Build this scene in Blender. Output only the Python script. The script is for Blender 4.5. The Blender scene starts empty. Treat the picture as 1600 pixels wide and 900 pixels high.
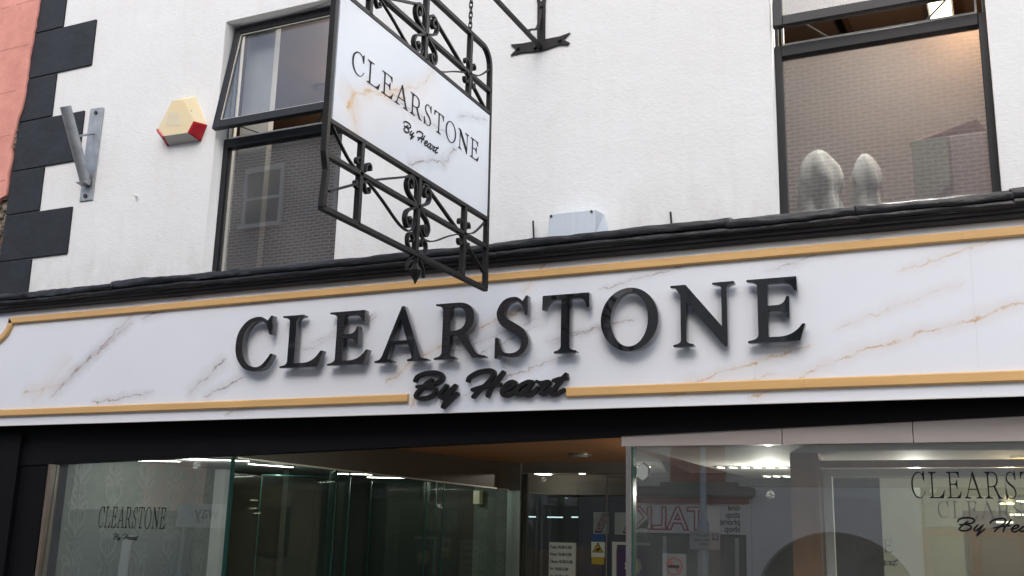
import bpy, bmesh, math, random
import numpy as np
from mathutils import Matrix, Vector
R = math.radians
scene = bpy.context.scene
col = scene.collection
random.seed(7)

# ------------------------------------------------------------------ camera
yaw, pitch, roll, foc = 0.44116557, 0.23237734, 0.02577493, 1642.518
fw = Vector((-math.sin(yaw)*math.cos(pitch), math.cos(yaw)*math.cos(pitch), math.sin(pitch)))
rt = Vector((math.cos(yaw), math.sin(yaw), 0)); up = rt.cross(fw)
rt2 = rt*math.cos(roll)+up*math.sin(roll); up2 = up*math.cos(roll)-rt*math.sin(roll)
cam = bpy.data.cameras.new('camera'); camo = bpy.data.objects.new('camera', cam); col.objects.link(camo)
m = Matrix((rt2, up2, -fw)).transposed().to_4x4(); m.translation = (0, -6, 1.6); camo.matrix_world = m
cam.sensor_width = 36; cam.lens = foc/1600*36; cam.clip_end = 500; cam.clip_start = .05
scene.camera = camo

# ------------------------------------------------------------------ light
SUN_EL, SUN_AZ = 41, 172           # degrees; azimuth clockwise from +Y
w = bpy.data.worlds.new('World'); scene.world = w; w.use_nodes = True
nt = w.node_tree; nt.nodes.clear()
o_ = nt.nodes.new('ShaderNodeOutputWorld'); bg = nt.nodes.new('ShaderNodeBackground')
sky = nt.nodes.new('ShaderNodeTexSky'); sky.sky_type = 'NISHITA'; sky.sun_disc = False
sky.sun_elevation = R(SUN_EL); sky.sun_rotation = R(SUN_AZ); sky.dust_density = 3; sky.air_density = 1.0; sky.ozone_density = 1
hs = nt.nodes.new('ShaderNodeHueSaturation'); hs.inputs['Saturation'].default_value = .78
nt.links.new(sky.outputs[0], hs.inputs['Color']); nt.links.new(hs.outputs[0], bg.inputs['Color'])
bg.inputs['Strength'].default_value = .15; nt.links.new(bg.outputs[0], o_.inputs[0])
sl = bpy.data.lights.new('sun', 'SUN'); sl.energy = .5; sl.angle = R(60); sl.color = (1, .985, .96)
so = bpy.data.objects.new('sun', sl); col.objects.link(so)
sd = Vector((math.sin(R(SUN_AZ))*math.cos(R(SUN_EL)), math.cos(R(SUN_AZ))*math.cos(R(SUN_EL)), math.sin(R(SUN_EL))))
so.rotation_euler = sd.to_track_quat('Z', 'Y').to_euler()
vs = scene.view_settings; vs.view_transform = 'Standard'; vs.look = 'None'; vs.gamma = 1; vs.exposure = 0.76
scene.render.engine = 'CYCLES'
cy = scene.cycles; cy.use_denoising = True; cy.max_bounces = 10; cy.transparent_max_bounces = 24; cy.glossy_bounces = 5
cy.transmission_bounces = 6; cy.caustics_reflective = False; cy.caustics_refractive = False; cy.sample_clamp_indirect = 6

# ------------------------------------------------------------------ materials
def N(nt, t, **k):
    n = nt.nodes.new(t)
    for a, b in k.items():
        if a in n.inputs: n.inputs[a].default_value = b
        else: setattr(n, a, b)
    return n
def rgba(c): return (c[0], c[1], c[2], 1)
def ramp(nt, fac, stops):
    r = nt.nodes.new('ShaderNodeValToRGB'); e = r.color_ramp.elements
    while len(e) < len(stops): e.new(.5)
    for i, (p, c) in enumerate(stops):
        e[i].position = p; e[i].color = rgba(c) if not isinstance(c, (int, float)) else (c, c, c, 1)
    nt.links.new(fac, r.inputs[0]); return r.outputs[0]
def coords(nt, scale=(1, 1, 1), rot=(0, 0, 0), loc=(0, 0, 0)):
    g = nt.nodes.new('ShaderNodeNewGeometry'); mp = N(nt, 'ShaderNodeMapping')
    mp.inputs['Scale'].default_value = scale; mp.inputs['Rotation'].default_value = rot; mp.inputs['Location'].default_value = loc
    nt.links.new(g.outputs['Position'], mp.inputs['Vector']); return mp.outputs[0]
def noise(nt, vec, scale, detail=4, rough=.55):
    n = N(nt, 'ShaderNodeTexNoise', Scale=scale, Detail=detail, Roughness=rough); nt.links.new(vec, n.inputs['Vector']); return n.outputs['Fac']
def mixc(nt, fac, a, b):
    mx = nt.nodes.new('ShaderNodeMix'); mx.data_type = 'RGBA'
    for s, v in ((0, fac), (6, a), (7, b)):
        if hasattr(v, 'is_output'): nt.links.new(v, mx.inputs[s])
        elif s == 0: mx.inputs[0].default_value = v
        else: mx.inputs[s].default_value = rgba(v)
    return mx.outputs[2]
def math_(nt, op, a, b=None, c=None, clamp=False):
    n = nt.nodes.new('ShaderNodeMath'); n.operation = op; n.use_clamp = clamp
    for i, v in enumerate((a, b, c)):
        if v is None: continue
        if hasattr(v, 'is_output'): nt.links.new(v, n.inputs[i])
        else: n.inputs[i].default_value = v
    return n.outputs[0]
def bump(nt, h, strength, dist, bsdf):
    b = N(nt, 'ShaderNodeBump', Strength=strength, Distance=dist); nt.links.new(h, b.inputs['Height']); nt.links.new(b.outputs[0], bsdf.inputs['Normal'])
def base(name, color=(.5, .5, .5), rough=.6, metal=0, **k):
    mt = bpy.data.materials.new(name); mt.use_nodes = True; b = mt.node_tree.nodes['Principled BSDF']
    b.inputs['Base Color'].default_value = rgba(color); b.inputs['Roughness'].default_value = rough; b.inputs['Metallic'].default_value = metal
    for a, v in k.items(): b.inputs[a].default_value = v
    return mt, mt.node_tree, b
def varied(name, c1, c2, rough=.6, scale=6, metal=0, bs=0, bd=.002, bscale=60, stretch=(1, 1, 1), contrast=(.3, .7), **k):
    mt, nt, b = base(name, c1, rough, metal, **k); v = coords(nt, stretch)
    f = noise(nt, v, scale, 6, .6); nt.links.new(ramp(nt, f, [(contrast[0], c1), (contrast[1], c2)]), b.inputs['Base Color'])
    if bs: bump(nt, noise(nt, v, bscale, 5), bs, bd, b)
    return mt
def emis(name, c, s):
    mt = bpy.data.materials.new(name); mt.use_nodes = True; nt = mt.node_tree; nt.nodes.clear()
    e = N(nt, 'ShaderNodeEmission', Strength=s); e.inputs[0].default_value = rgba(c); o = nt.nodes.new('ShaderNodeOutputMaterial'); nt.links.new(e.outputs[0], o.inputs[0]); return mt
def glass(name, tint=(.93, .97, .95), r0=.1, obscure=False, haze=0, hazec=(.5, .5, .48), rough=0, ripple=0):
    mt = bpy.data.materials.new(name); mt.use_nodes = True; nt = mt.node_tree; nt.nodes.clear()
    t = nt.nodes.new('ShaderNodeBsdfTransparent') if not obscure else N(nt, 'ShaderNodeBsdfRefraction', Roughness=.24, IOR=1.14); t.inputs[0].default_value = rgba(tint)
    g = N(nt, 'ShaderNodeBsdfGlossy', Roughness=rough)
    ge = nt.nodes.new('ShaderNodeNewGeometry'); dt = nt.nodes.new('ShaderNodeVectorMath'); dt.operation = 'DOT_PRODUCT'
    nt.links.new(ge.outputs['Incoming'], dt.inputs[0]); nt.links.new(ge.outputs['Normal'], dt.inputs[1])
    sch = math_(nt, 'POWER', math_(nt, 'SUBTRACT', 1, math_(nt, 'ABSOLUTE', dt.outputs['Value']), clamp=True), 5)
    fr0 = math_(nt, 'MULTIPLY_ADD', sch, 1-r0, r0)   # Schlick reflectance of one face of the sheet
    m1 = nt.nodes.new('ShaderNodeMixShader'); nt.links.new(fr0, m1.inputs[0]); nt.links.new(t.outputs[0], m1.inputs[1]); nt.links.new(g.outputs[0], m1.inputs[2])
    if ripple:
        b = N(nt, 'ShaderNodeBump', Strength=ripple, Distance=.01); nt.links.new(noise(nt, coords(nt), 1.6, 2), b.inputs['Height']); nt.links.new(b.outputs[0], g.inputs['Normal'])
    out = m1.outputs[0]
    if haze:
        d = nt.nodes.new('ShaderNodeBsdfDiffuse'); d.inputs[0].default_value = rgba(hazec)
        m2 = nt.nodes.new('ShaderNodeMixShader')
        nt.links.new(math_(nt, 'MULTIPLY', ramp(nt, noise(nt, coords(nt), 2.2, 4), [(.3, .35), (.75, 1.0)]), haze), m2.inputs[0])
        nt.links.new(out, m2.inputs[1]); nt.links.new(d.outputs[0], m2.inputs[2]); out = m2.outputs[0]
    o = nt.nodes.new('ShaderNodeOutputMaterial'); nt.links.new(out, o.inputs[0]); return mt

M = {}
# white brushed render
mt, nt, b = base('white_render', (.8, .8, .8), .75)
v = coords(nt); big = noise(nt, v, .9, 5, .6); vs_ = coords(nt, (1, 1, 7)); 
fine = noise(nt, coords(nt, (1.0, 1, 1.7), (0, R(9), 0)), 30, 7, .7)
c1 = mixc(nt, ramp(nt, big, [(.35, 0), (.75, 1)]), (.775, .795, .805), (.74, .75, .752))
drip = noise(nt, coords(nt, (9, 1, .7)), 1.4, 5, .6)
c2 = mixc(nt, math_(nt, 'MULTIPLY', ramp(nt, drip, [(.52, 0), (.8, 1)]), .22), c1, (.60, .59, .56))
spk = N(nt, 'ShaderNodeTexVoronoi', Scale=9.0); nt.links.new(v, spk.inputs['Vector'])
c3 = mixc(nt, math_(nt, 'MULTIPLY', ramp(nt, spk.outputs['Distance'], [(.018, 1), (.045, 0)]), .35), c2, (.42, .41, .38))
sz = nt.nodes.new('ShaderNodeSeparateXYZ'); nt.links.new(v, sz.inputs[0])
low = math_(nt, 'SUBTRACT', 1, math_(nt, 'DIVIDE', math_(nt, 'SUBTRACT', sz.outputs[2], 3.42), .42), clamp=True)
gr = math_(nt, 'MULTIPLY', math_(nt, 'MULTIPLY', low, ramp(nt, noise(nt, coords(nt, (2.2, 1, 1)), 2.6, 6, .65), [(.40, 0), (.70, 1)])), .45)
c4 = mixc(nt, gr, c3, (.46, .45, .41))
blot = ramp(nt, noise(nt, v, 3.3, 6, .7), [(.56, 0), (.72, 1)])
c5 = mixc(nt, math_(nt, 'MULTIPLY', blot, .16), c4, (.60, .60, .57))
nt.links.new(c5, b.inputs['Base Color'])
h = math_(nt, 'ADD', math_(nt, 'MULTIPLY', fine, 1.0), math_(nt, 'MULTIPLY', noise(nt, v, 5, 5), 1.6))
bump(nt, h, .32, .012, b); M['render'] = mt
# quoin paint
M['quoin'] = varied('slate_grey_masonry_paint', (.024, .028, .036), (.017, .020, .026), .6, 5, bs=.5, bd=.010, bscale=16, contrast=(.35, .65), **{'Specular IOR Level': .3})
M['frame'] = varied('dark_grey_frame_paint', (.009, .010, .013), (.014, .016, .020), .42, 8, bs=.1, bscale=40, **{'Specular IOR Level': .3})
M['framewhite'] = varied('old_white_frame_paint', (.55, .54, .50), (.40, .39, .35), .5, 20)
M['lead'] = varied('black_painted_lead', (.014, .015, .018), (.024, .026, .030), .34, 9, bs=.7, bd=.015, bscale=14, stretch=(.5, 1, 1.6), **{'Specular IOR Level': .35})
M['black'] = varied('black_gloss_wood', (.012, .012, .014), (.018, .018, .021), .4, 3, bs=.06, bscale=30, stretch=(.2, 1, 2), **{'Specular IOR Level': .3})
M['blackboard'] = varied('black_header_paint', (.004, .004, .005), (.006, .006, .008), .6, 2, stretch=(.2, 1, 2), **{'Specular IOR Level': .12})
M['iron'] = varied('black_wrought_iron', (.012, .011, .0105), (.024, .020, .018), .5, 30, bs=.35, bd=.003, bscale=70, contrast=(.45, .8), **{'Specular IOR Level': .3})
M['galv'] = varied('galvanised_steel', (.30, .32, .34), (.44, .46, .48), .42, 14, metal=.55, bs=.15, bscale=50)
M['letter'] = varied('gloss_black_acrylic', (.008, .008, .009), (.010, .010, .011), .07, 3, **{'Coat Weight': 1.0, 'Coat Roughness': .03, 'Coat IOR': 1.7, 'IOR': 1.55})
M['script'] = varied('black_foam_lettering', (.010, .010, .011), (.018, .017, .017), .33, 30, bs=.3, bd=.003, bscale=60, **{'Specular IOR Level': .3})
M['ink'] = base('black_vinyl', (.006, .006, .010), .5, **{'Specular IOR Level': .1})[0]
M['inkreflect'] = base('vinyl_reflection_grey', (.05, .055, .055), .5)[0]  # grey for the reflected copy of the window lettering
M['gold'] = varied('ochre_moulding_paint', (.71, .44, .18), (.60, .37, .15), .38, 7, bs=.15, bscale=20, stretch=(.3, 1, 3))
M['oak'] = varied('warm_wood_veneer', (.36, .15, .045), (.22, .085, .025), .38, 5, bs=.08, bscale=18, stretch=(5, 5, .35))
M['oakflat'] = varied('soffit_wood_veneer', (.62, .28, .11), (.43, .18, .068), .45, 4, stretch=(.35, 6, 6))
M['brownpanel'] = varied('dark_brown_panel', (.050, .024, .012), (.034, .016, .008), .4, 3, stretch=(4, 4, .5))
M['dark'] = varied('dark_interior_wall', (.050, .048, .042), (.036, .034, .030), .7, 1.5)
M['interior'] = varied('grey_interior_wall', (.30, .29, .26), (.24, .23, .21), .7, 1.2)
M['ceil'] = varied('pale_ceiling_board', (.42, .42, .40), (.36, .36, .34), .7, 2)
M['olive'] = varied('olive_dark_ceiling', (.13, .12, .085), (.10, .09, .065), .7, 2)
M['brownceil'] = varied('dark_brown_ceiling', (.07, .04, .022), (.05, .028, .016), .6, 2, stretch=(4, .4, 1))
M['warmwall'] = varied('warm_beige_wall', (.13, .10, .08), (.11, .085, .07), .7, 2)
M['floor'] = varied('shop_floor', (.10, .08, .065), (.07, .058, .048), .4, 3)
M['plaster'] = varied('marbled_header_panel', (.40, .36, .34), (.33, .29, .275), .5, 3, stretch=(.5, 1, 3))
M['wallpaper'] = varied('grey_green_wallpaper', (.17, .185, .16), (.145, .16, .138), .7, 3)
M['damask'] = varied('pale_damask_print', (.225, .24, .213), (.19, .203, .18), .6, 8)
M['whitemetal'] = varied('pale_metal', (.62, .62, .58), (.52, .52, .49), .35, 6, metal=.2)
M['bronze'] = varied('brown_bronze_frame', (.16, .12, .09), (.11, .085, .065), .5, 8)
M['alum'] = varied('brushed_aluminium', (.42, .41, .38), (.34, .33, .31), .32, 20, metal=.8, stretch=(8, 8, .5))
M['paper'] = varied('white_paper', (.62, .62, .60), (.56, .56, .54), .6, 4)
M['red'] = varied('red_plastic', (.42, .012, .02), (.50, .02, .03), .22, 4)
M['redpaint'] = varied('faded_red_paint', (.30, .045, .035), (.22, .03, .025), .5, 3)
M['cream'] = varied('yellowed_cream_plastic', (.80, .64, .36), (.74, .66, .47), .35, 5)
M['creamdark2'] = varied('faded_cream_label', (.72, .64, .46), (.68, .60, .44), .4, 12)
M['creamdark'] = varied('greyed_plastic_underside', (.55, .53, .48), (.50, .48, .44), .4, 5)
M['bluebox'] = varied('pale_blue_grey_plastic', (.54, .62, .70), (.60, .67, .73), .28, 5, stretch=(6, 1, .6))
M['yellow'] = base('warning_yellow', (.42, .29, .03), .5)[0]
M['blue'] = base('poster_blue', (.03, .07, .22), .5)[0]
M['purple'] = base('poster_purple', (.07, .035, .12), .5)[0]
M['pink'] = base('phone_pink', (.62, .28, .36), .4)[0]
M['grey'] = varied('pale_grey_sign', (.50, .51, .50), (.44, .45, .44), .5, 4)
M['greydim'] = varied('grey_notice_paper', (.20, .19, .18), (.16, .155, .15), .6, 4)  # even grey for the notice sheet, darker than the white paper
M['boxpink'] = varied('pale_pink_card', (.80, .62, .60), (.74, .57, .55), .7, 4)
M['boxcream'] = varied('pale_cream_card', (.78, .75, .62), (.72, .69, .57), .7, 4)
M['boxcream2'] = varied('aged_cream_paint', (.46, .43, .37), (.40, .37, .32), .6, 3)
M['cloth'] = varied('white_cloth', (.82, .83, .79), (.66, .67, .63), .9, 7, bs=.4, bd=.02, bscale=9)
M['asphalt'] = varied('asphalt', (.05, .05, .05), (.07, .07, .068), .85, 30, bs=.5, bd=.01, bscale=200)
M['paving'] = varied('concrete_paving', (.36, .35, .33), (.42, .41, .39), .8, 3, bs=.3, bscale=60)
M['creamrender'] = varied('cream_render', (.62, .60, .54), (.52, .50, .45), .8, 1.2, bs=.3, bd=.01, bscale=20)
M['dimrecess'] = varied('dim_painted_recess', (.22, .215, .19), (.17, .165, .15), .7, 2)
M['whitewall'] = varied('white_painted_render', (.83, .82, .80), (.77, .76, .74), .8, 1.5, bs=.3, bd=.01, bscale=20)
M['darkstone'] = varied('dark_painted_stone', (.10, .105, .11), (.14, .145, .15), .6, 3)
M['roof'] = varied('slate_roof', (.07, .07, .075), (.10, .10, .105), .6, 4)
M['shutter'] = varied('blue_roller_shutter', (.07, .11, .18), (.05, .08, .13), .45, 2, stretch=(.2, 1, 24), contrast=(.45, .55))
M['lens'] = emis('lamp_white', (1, .96, .86), 9); M['lamp_warm'] = emis('lamp_warm', (1, .72, .34), 7)
M['lampsoft'] = emis('lamp_soft', (1, .90, .68), 3.2); M['tubereflect'] = emis('tube_reflection_cool', (.75, .95, 1), 1.0)  # the cool glow paints reflected tube lights
M['glass'] = glass('shop_glass', (.94, .965, .95), .18, haze=.055, hazec=(.52, .53, .50))
M['glassin'] = glass('clear_glass', (.88, .94, .91), .04)
M['glassedge'] = base('green_glass_edge', (.02, .07, .06), .2)[0]
M['glassup'] = glass('obscured_glass', (.94, .95, .95), .24, obscure=True, haze=.15, hazec=(.54, .54, .52), ripple=.05)
M['glasssash'] = glass('sash_glass', (.90, .93, .97), .085, haze=.05, hazec=(.5, .52, .55))
# pink render with ashlar joints, broken stone
M['pinkrender'] = varied('salmon_pink_render', (.76, .335, .275), (.58, .245, .20), .8, 2.8, bs=.6, bd=.012, bscale=14, contrast=(.32, .66))
M['joint'] = base('hairline_joint', (.42, .18, .15), .9)[0]
M['stone'] = varied('broken_rubble_stone', (.16, .135, .105), (.30, .26, .20), .95, 16, bs=1, bd=.05, bscale=22)
M['pinkold'] = varied('peeling_pink_render', (.78, .43, .33), (.58, .46, .38), .9, 2.6, bs=.6, bd=.03, bscale=9, contrast=(.42, .58))
M['greyold'] = varied('weathered_grey_render', (.60, .54, .45), (.42, .38, .33), .9, 3, bs=.6, bd=.03, bscale=9)
# brick
def brickmat(name, c1, c2, mortar, sc):
    mt, nt, b = base(name, c1, .85); g = nt.nodes.new('ShaderNodeNewGeometry'); sx = nt.nodes.new('ShaderNodeSeparateXYZ'); cx = nt.nodes.new('ShaderNodeCombineXYZ')
    nt.links.new(g.outputs['Position'], sx.inputs[0]); nt.links.new(sx.outputs[0], cx.inputs[0]); nt.links.new(sx.outputs[2], cx.inputs[1])
    br = N(nt, 'ShaderNodeTexBrick'); br.inputs['Color1'].default_value = rgba(c1); br.inputs['Color2'].default_value = rgba(c2); br.inputs['Mortar'].default_value = rgba(mortar)
    br.inputs['Scale'].default_value = sc; br.inputs['Mortar Size'].default_value = .016; br.inputs['Brick Width'].default_value = .225*1; br.inputs['Row Height'].default_value = .075
    br.inputs['Scale'].default_value = 1; nt.links.new(cx.outputs[0], br.inputs['Vector']); nt.links.new(br.outputs['Color'], b.inputs['Base Color'])
    return mt
M['brick'] = brickmat('dark_red_brick', (.27, .155, .135), (.19, .11, .095), (.66, .62, .58), 1)
# marble: pale board with printed veins
def marble(name, basec, segs, axis='x', goldtone=(.55, .36, .18), greytone=(.33, .28, .27)):
    mt, nt, b = base(name, basec, .42)
    g = nt.nodes.new('ShaderNodeNewGeometry'); sp = nt.nodes.new('ShaderNodeSeparateXYZ'); nt.links.new(g.outputs['Position'], sp.inputs[0])
    X = sp.outputs[0 if axis == 'x' else 1]; Z = sp.outputs[2]
    v = coords(nt)
    wn = N(nt, 'ShaderNodeTexNoise', Scale=7.0, Detail=6, Roughness=.65); nt.links.new(v, wn.inputs['Vector']); W1 = math_(nt, 'MULTIPLY_ADD', wn.outputs['Fac'], .11, -.055)
    wf = noise(nt, v, 34, 4, .7); W2 = math_(nt, 'MULTIPLY_ADD', wf, .03, -.015); WW = math_(nt, 'ADD', W1, W2)
    brk = ramp(nt, noise(nt, v, 11, 4, .6), [(.42, .12), (.62, 1)])
    cloud = ramp(nt, noise(nt, v, 1.8, 5, .6), [(.4, 0), (.8, 1)])
    c = mixc(nt, math_(nt, 'MULTIPLY', cloud, .35), basec, tuple(x*.90 for x in basec))
    for (x0, z0, x1, z1, wd, st, gd) in segs:
        dx, dz = x1-x0, z1-z0; L = math.hypot(dx, dz); ux, uz = dx/L, dz/L
        a = math_(nt, 'SUBTRACT', X, x0); e = math_(nt, 'SUBTRACT', Z, z0)
        u = math_(nt, 'ADD', math_(nt, 'MULTIPLY', a, ux), math_(nt, 'MULTIPLY', e, uz))
        vv = math_(nt, 'ADD', math_(nt, 'MULTIPLY', a, -uz), math_(nt, 'MULTIPLY', e, ux))
        d = math_(nt, 'ABSOLUTE', math_(nt, 'ADD', vv, WW))
        line = math_(nt, 'SUBTRACT', 1, math_(nt, 'DIVIDE', d, wd*1.25), clamp=True)
        halo = math_(nt, 'MULTIPLY', math_(nt, 'SUBTRACT', 1, math_(nt, 'DIVIDE', d, wd*9), clamp=True), .24)
        un = math_(nt, 'DIVIDE', u, L); fade = math_(nt, 'MULTIPLY', math_(nt, 'MULTIPLY', un, math_(nt, 'SUBTRACT', 1, un)), 9, clamp=True)
        fade = math_(nt, 'MAXIMUM', fade, 0)
        mk = math_(nt, 'MULTIPLY', math_(nt, 'MULTIPLY', math_(nt, 'ADD', math_(nt, 'MULTIPLY', line, brk), halo), fade), min(1, st*(1.05 if gd else 1.5)), clamp=True)
        c = mixc(nt, mk, c, goldtone if gd else greytone)
    nt.links.new(c, b.inputs['Base Color']); return mt
VE = [(-6.72,2.54,-5.84,3.24,.010,.8,0),(-6.6,2.66,-5.9,3.12,.007,.7,0),(-5.88,3.12,-5.2,3.32,.007,.7,0),(-7.04,2.6,-6.57,2.66,.009,.6,1),(-6.9,2.5,-6.5,2.9,.02,.35,1),(-6.28,2.5,-5.62,2.57,.006,.7,0),
 (-5.35,2.52,-4.98,2.80,.010,.8,0),(-5.2,2.5,-4.8,2.66,.007,.7,0),(-4.98,2.38,-4.7,2.44,.007,.8,0),(-4.36,2.8,-3.7,3.02,.006,.45,0),(-4.3,2.86,-3.72,3.04,.004,.4,0),(-3.67,2.55,-3.42,2.71,.009,.7,1),
 (-3.5,2.69,-2.6,3.02,.006,.8,1),(-3.3,2.7,-2.55,2.93,.005,.75,0),(-3.1,2.68,-2.5,2.9,.004,.5,0),(-2.71,3.08,-2.5,3.32,.010,.85,1),(-3.12,2.44,-2.38,2.70,.005,.9,0),(-2.56,2.77,-1.9,2.89,.004,.8,0),(-2.52,2.74,-2.1,2.86,.005,.6,0),
 (-2.2,3.07,-1.6,3.19,.004,.75,0),(-1.75,2.45,-.9,2.67,.007,.8,1),(-1.30,2.38,-.80,2.57,.007,.8,1),(-.90,2.56,.25,2.86,.008,.8,1),(-.85,2.74,-.1,2.97,.006,.55,1),(-1.2,3.1,-.4,3.28,.005,.6,0),(-.5,3.04,.25,3.24,.006,.6,1),(-3.47,2.38,-3.38,2.54,.008,.7,1),(-1.8,2.40,-1.1,2.52,.006,.5,1)]
M['marble'] = marble('white_marble_print', (.75, .785, .85), VE)
VS = [(-2.23,3.50,-2.17,3.62,.016,1,2),(-2.21,3.56,-2.02,3.68,.009,.9,1),(-2.1,3.65,-1.7,3.76,.007,.7,1),(-1.95,3.69,-1.6,3.87,.010,.7,1),(-1.63,3.86,-1.42,4.03,.009,.7,1),(-1.68,3.42,-1.5,3.50,.006,.9,0),
 (-1.52,3.49,-1.27,3.56,.006,.9,0),(-1.32,3.53,-1.15,3.70,.006,.8,0),(-2.21,3.55,-2.12,3.40,.009,.7,1),(-1.2,3.88,-.78,4.01,.005,.5,0),(-1.9,3.7,-1.2,3.74,.006,.5,0)]
M['marblesign'] = marble('white_marble_sign_print', (.87, .895, .93), VS, 'y', goldtone=(.72, .42, .12))

# ------------------------------------------------------------------ object helpers
def root_loc(p):
    while p is not None and p.parent is not None: p = p.parent
    return p.location.copy() if p is not None else Vector((0, 0, 0))
def link(name, me, mat, parent=None, smooth=False):
    """me is in world coordinates; with no parent the origin goes to the base centre"""
    o = bpy.data.objects.new(name, me); col.objects.link(o)
    if isinstance(mat, (list, tuple)):
        for q in mat: me.materials.append(M[q])
    else: me.materials.append(M[mat])
    if parent is not None:
        me.transform(Matrix.Translation(-root_loc(parent))); o.parent = parent
    else:
        co = np.array([v.co[:] for v in me.vertices]); c = Vector(((co[:, 0].min()+co[:, 0].max())/2, (co[:, 1].min()+co[:, 1].max())/2, co[:, 2].min()))
        me.transform(Matrix.Translation(-c)); o.location = c
    if smooth:
        for p in me.polygons: p.use_smooth = True
    return o
def tag(o, label=None, cat=None, group=None, kind=None):
    if label: o['label'] = label
    if cat: o['category'] = cat
    if group: o['group'] = group
    if kind: o['kind'] = kind
    return o
def empty(name, loc, label=None, cat=None, group=None):
    o = bpy.data.objects.new(name, None); col.objects.link(o); o.location = loc; o.empty_display_size = .2; return tag(o, label, cat, group)
class MB:
    def __init__(s): s.v = []; s.f = []; s.mi = []; s.cut = []
    def add(s, vs, fs, mi=0):
        n = len(s.v); s.cut.append((len(s.v), len(s.f))); s.v += [tuple(v) for v in vs]; s.f += [tuple(i+n for i in f) for f in fs]; s.mi += [mi]*len(fs); return s
    def box(s, x0, x1, y0, y1, z0, z1, mi=0, jit=0):
        vs = [(x0, y0, z0), (x1, y0, z0), (x1, y1, z0), (x0, y1, z0), (x0, y0, z1), (x1, y0, z1), (x1, y1, z1), (x0, y1, z1)]
        if jit: vs = [tuple(c+random.uniform(-jit, jit) for c in v) for v in vs]
        return s.add(vs, [(0, 3, 2, 1), (4, 5, 6, 7), (0, 1, 5, 4), (1, 2, 6, 5), (2, 3, 7, 6), (3, 0, 4, 7)], mi)
    def bar(s, a, b, w, h=None, upv=(0, 0, 1)):
        """bar of section w x h from a to b"""
        a, b = Vector(a), Vector(b); h = h or w; d = (b-a).normalized(); u = Vector(upv)
        if abs(d.dot(u)) > .95: u = Vector((1, 0, 0))
        sx = d.cross(u).normalized()*w/2; sy = sx.cross(d).normalized()*h/2
        vs = [a-sx-sy, a+sx-sy, a+sx+sy, a-sx+sy, b-sx-sy, b+sx-sy, b+sx+sy, b-sx+sy]
        return s.add(vs, [(0, 3, 2, 1), (4, 5, 6, 7), (0, 1, 5, 4), (1, 2, 6, 5), (2, 3, 7, 6), (3, 0, 4, 7)])
    def tube(s, pts, r, n=10, closed=False, caps=True):
        pts = [Vector(p) for p in pts]; k = len(pts); rings = []
        for i, p in enumerate(pts):
            if closed: d = pts[(i+1) % k]-pts[i-1]
            else: d = pts[min(i+1, k-1)]-pts[max(i-1, 0)]
            d.normalize(); u = Vector((0, 0, 1)) if abs(d.z) < .9 else Vector((1, 0, 0))
            if i and not closed or (closed and i):
                u = prev - d*prev.dot(d); u.normalize()
            a = u - d*u.dot(d); a.normalize(); prev = a; bb = d.cross(a); rr = r[i] if isinstance(r, (list, tuple)) else r
            rings.append([p+a*rr*math.cos(2*math.pi*j/n)+bb*rr*math.sin(2*math.pi*j/n) for j in range(n)])
        vs = [v for q in rings for v in q]; fs = []
        for i in range(k if closed else k-1):
            i2 = (i+1) % k
            for j in range(n): fs.append((i*n+j, i*n+(j+1) % n, i2*n+(j+1) % n, i2*n+j))
        if caps and not closed: fs += [tuple(range(n))[::-1], tuple((k-1)*n+j for j in range(n))]
        return s.add(vs, fs)
    def ribbon(s, pts, thick, width, X):
        """flat iron strip following pts in the plane x = X"""
        k = len(pts); L = []; Rr = []
        for i, (y, z) in enumerate(pts):
            a = pts[max(i-1, 0)]; b = pts[min(i+1, k-1)]; dy, dz = b[0]-a[0], b[1]-a[1]; l = math.hypot(dy, dz) or 1; ny, nz = -dz/l*thick/2, dy/l*thick/2
            L.append((y+ny, z+nz)); Rr.append((y-ny, z-nz))
        vs = []; fs = []
        for i in range(k): vs += [(X-width/2, *L[i]), (X+width/2, *L[i]), (X+width/2, *Rr[i]), (X-width/2, *Rr[i])]
        for i in range(k-1):
            for j in range(4): fs.append((i*4+j, i*4+(j+1) % 4, (i+1)*4+(j+1) % 4, (i+1)*4+j))
        fs += [(0, 1, 2, 3), tuple((k-1)*4+j for j in (3, 2, 1, 0))]
        return s.add(vs, fs)
    def mesh(s, fix=True):
        me = bpy.data.meshes.new('m'); me.from_pydata(s.v, [], s.f); me.polygons.foreach_set('material_index', s.mi)
        if fix:
            bm = bmesh.new(); bm.from_mesh(me); bmesh.ops.delete(bm, geom=[v for v in bm.verts if not v.link_faces], context='VERTS'); bmesh.ops.recalc_face_normals(bm, faces=bm.faces); bm.to_mesh(me); bm.free()
        return me
    def each(s, name, mat, parent=None, smooth=False, bevel=0):
        """one object per primitive"""
        cs = s.cut+[(len(s.v), len(s.f))]; out = []
        for (a, f0), (b, f1) in zip(cs, cs[1:]):
            q = MB(); q.add(s.v[a:b], [tuple(i-a for i in f) for f in s.f[f0:f1]]); out.append(q.build(name, mat, parent, smooth, bevel))
        return out
    def build(s, name, mat, parent=None, smooth=False, bevel=0):
        o = link(name, s.mesh(), mat, parent, smooth)
        if bevel: addbevel(o, bevel)
        return o
def addbevel(o, wd, seg=2):
    b = o.modifiers.new('bevel', 'BEVEL'); b.width = wd; b.segments = seg; b.limit_method = 'ANGLE'; b.angle_limit = R(40)
    return o
def box(name, b, mat, parent=None, bevel=0): return MB().box(*b).build(name, mat, parent, bevel=bevel)
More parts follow.
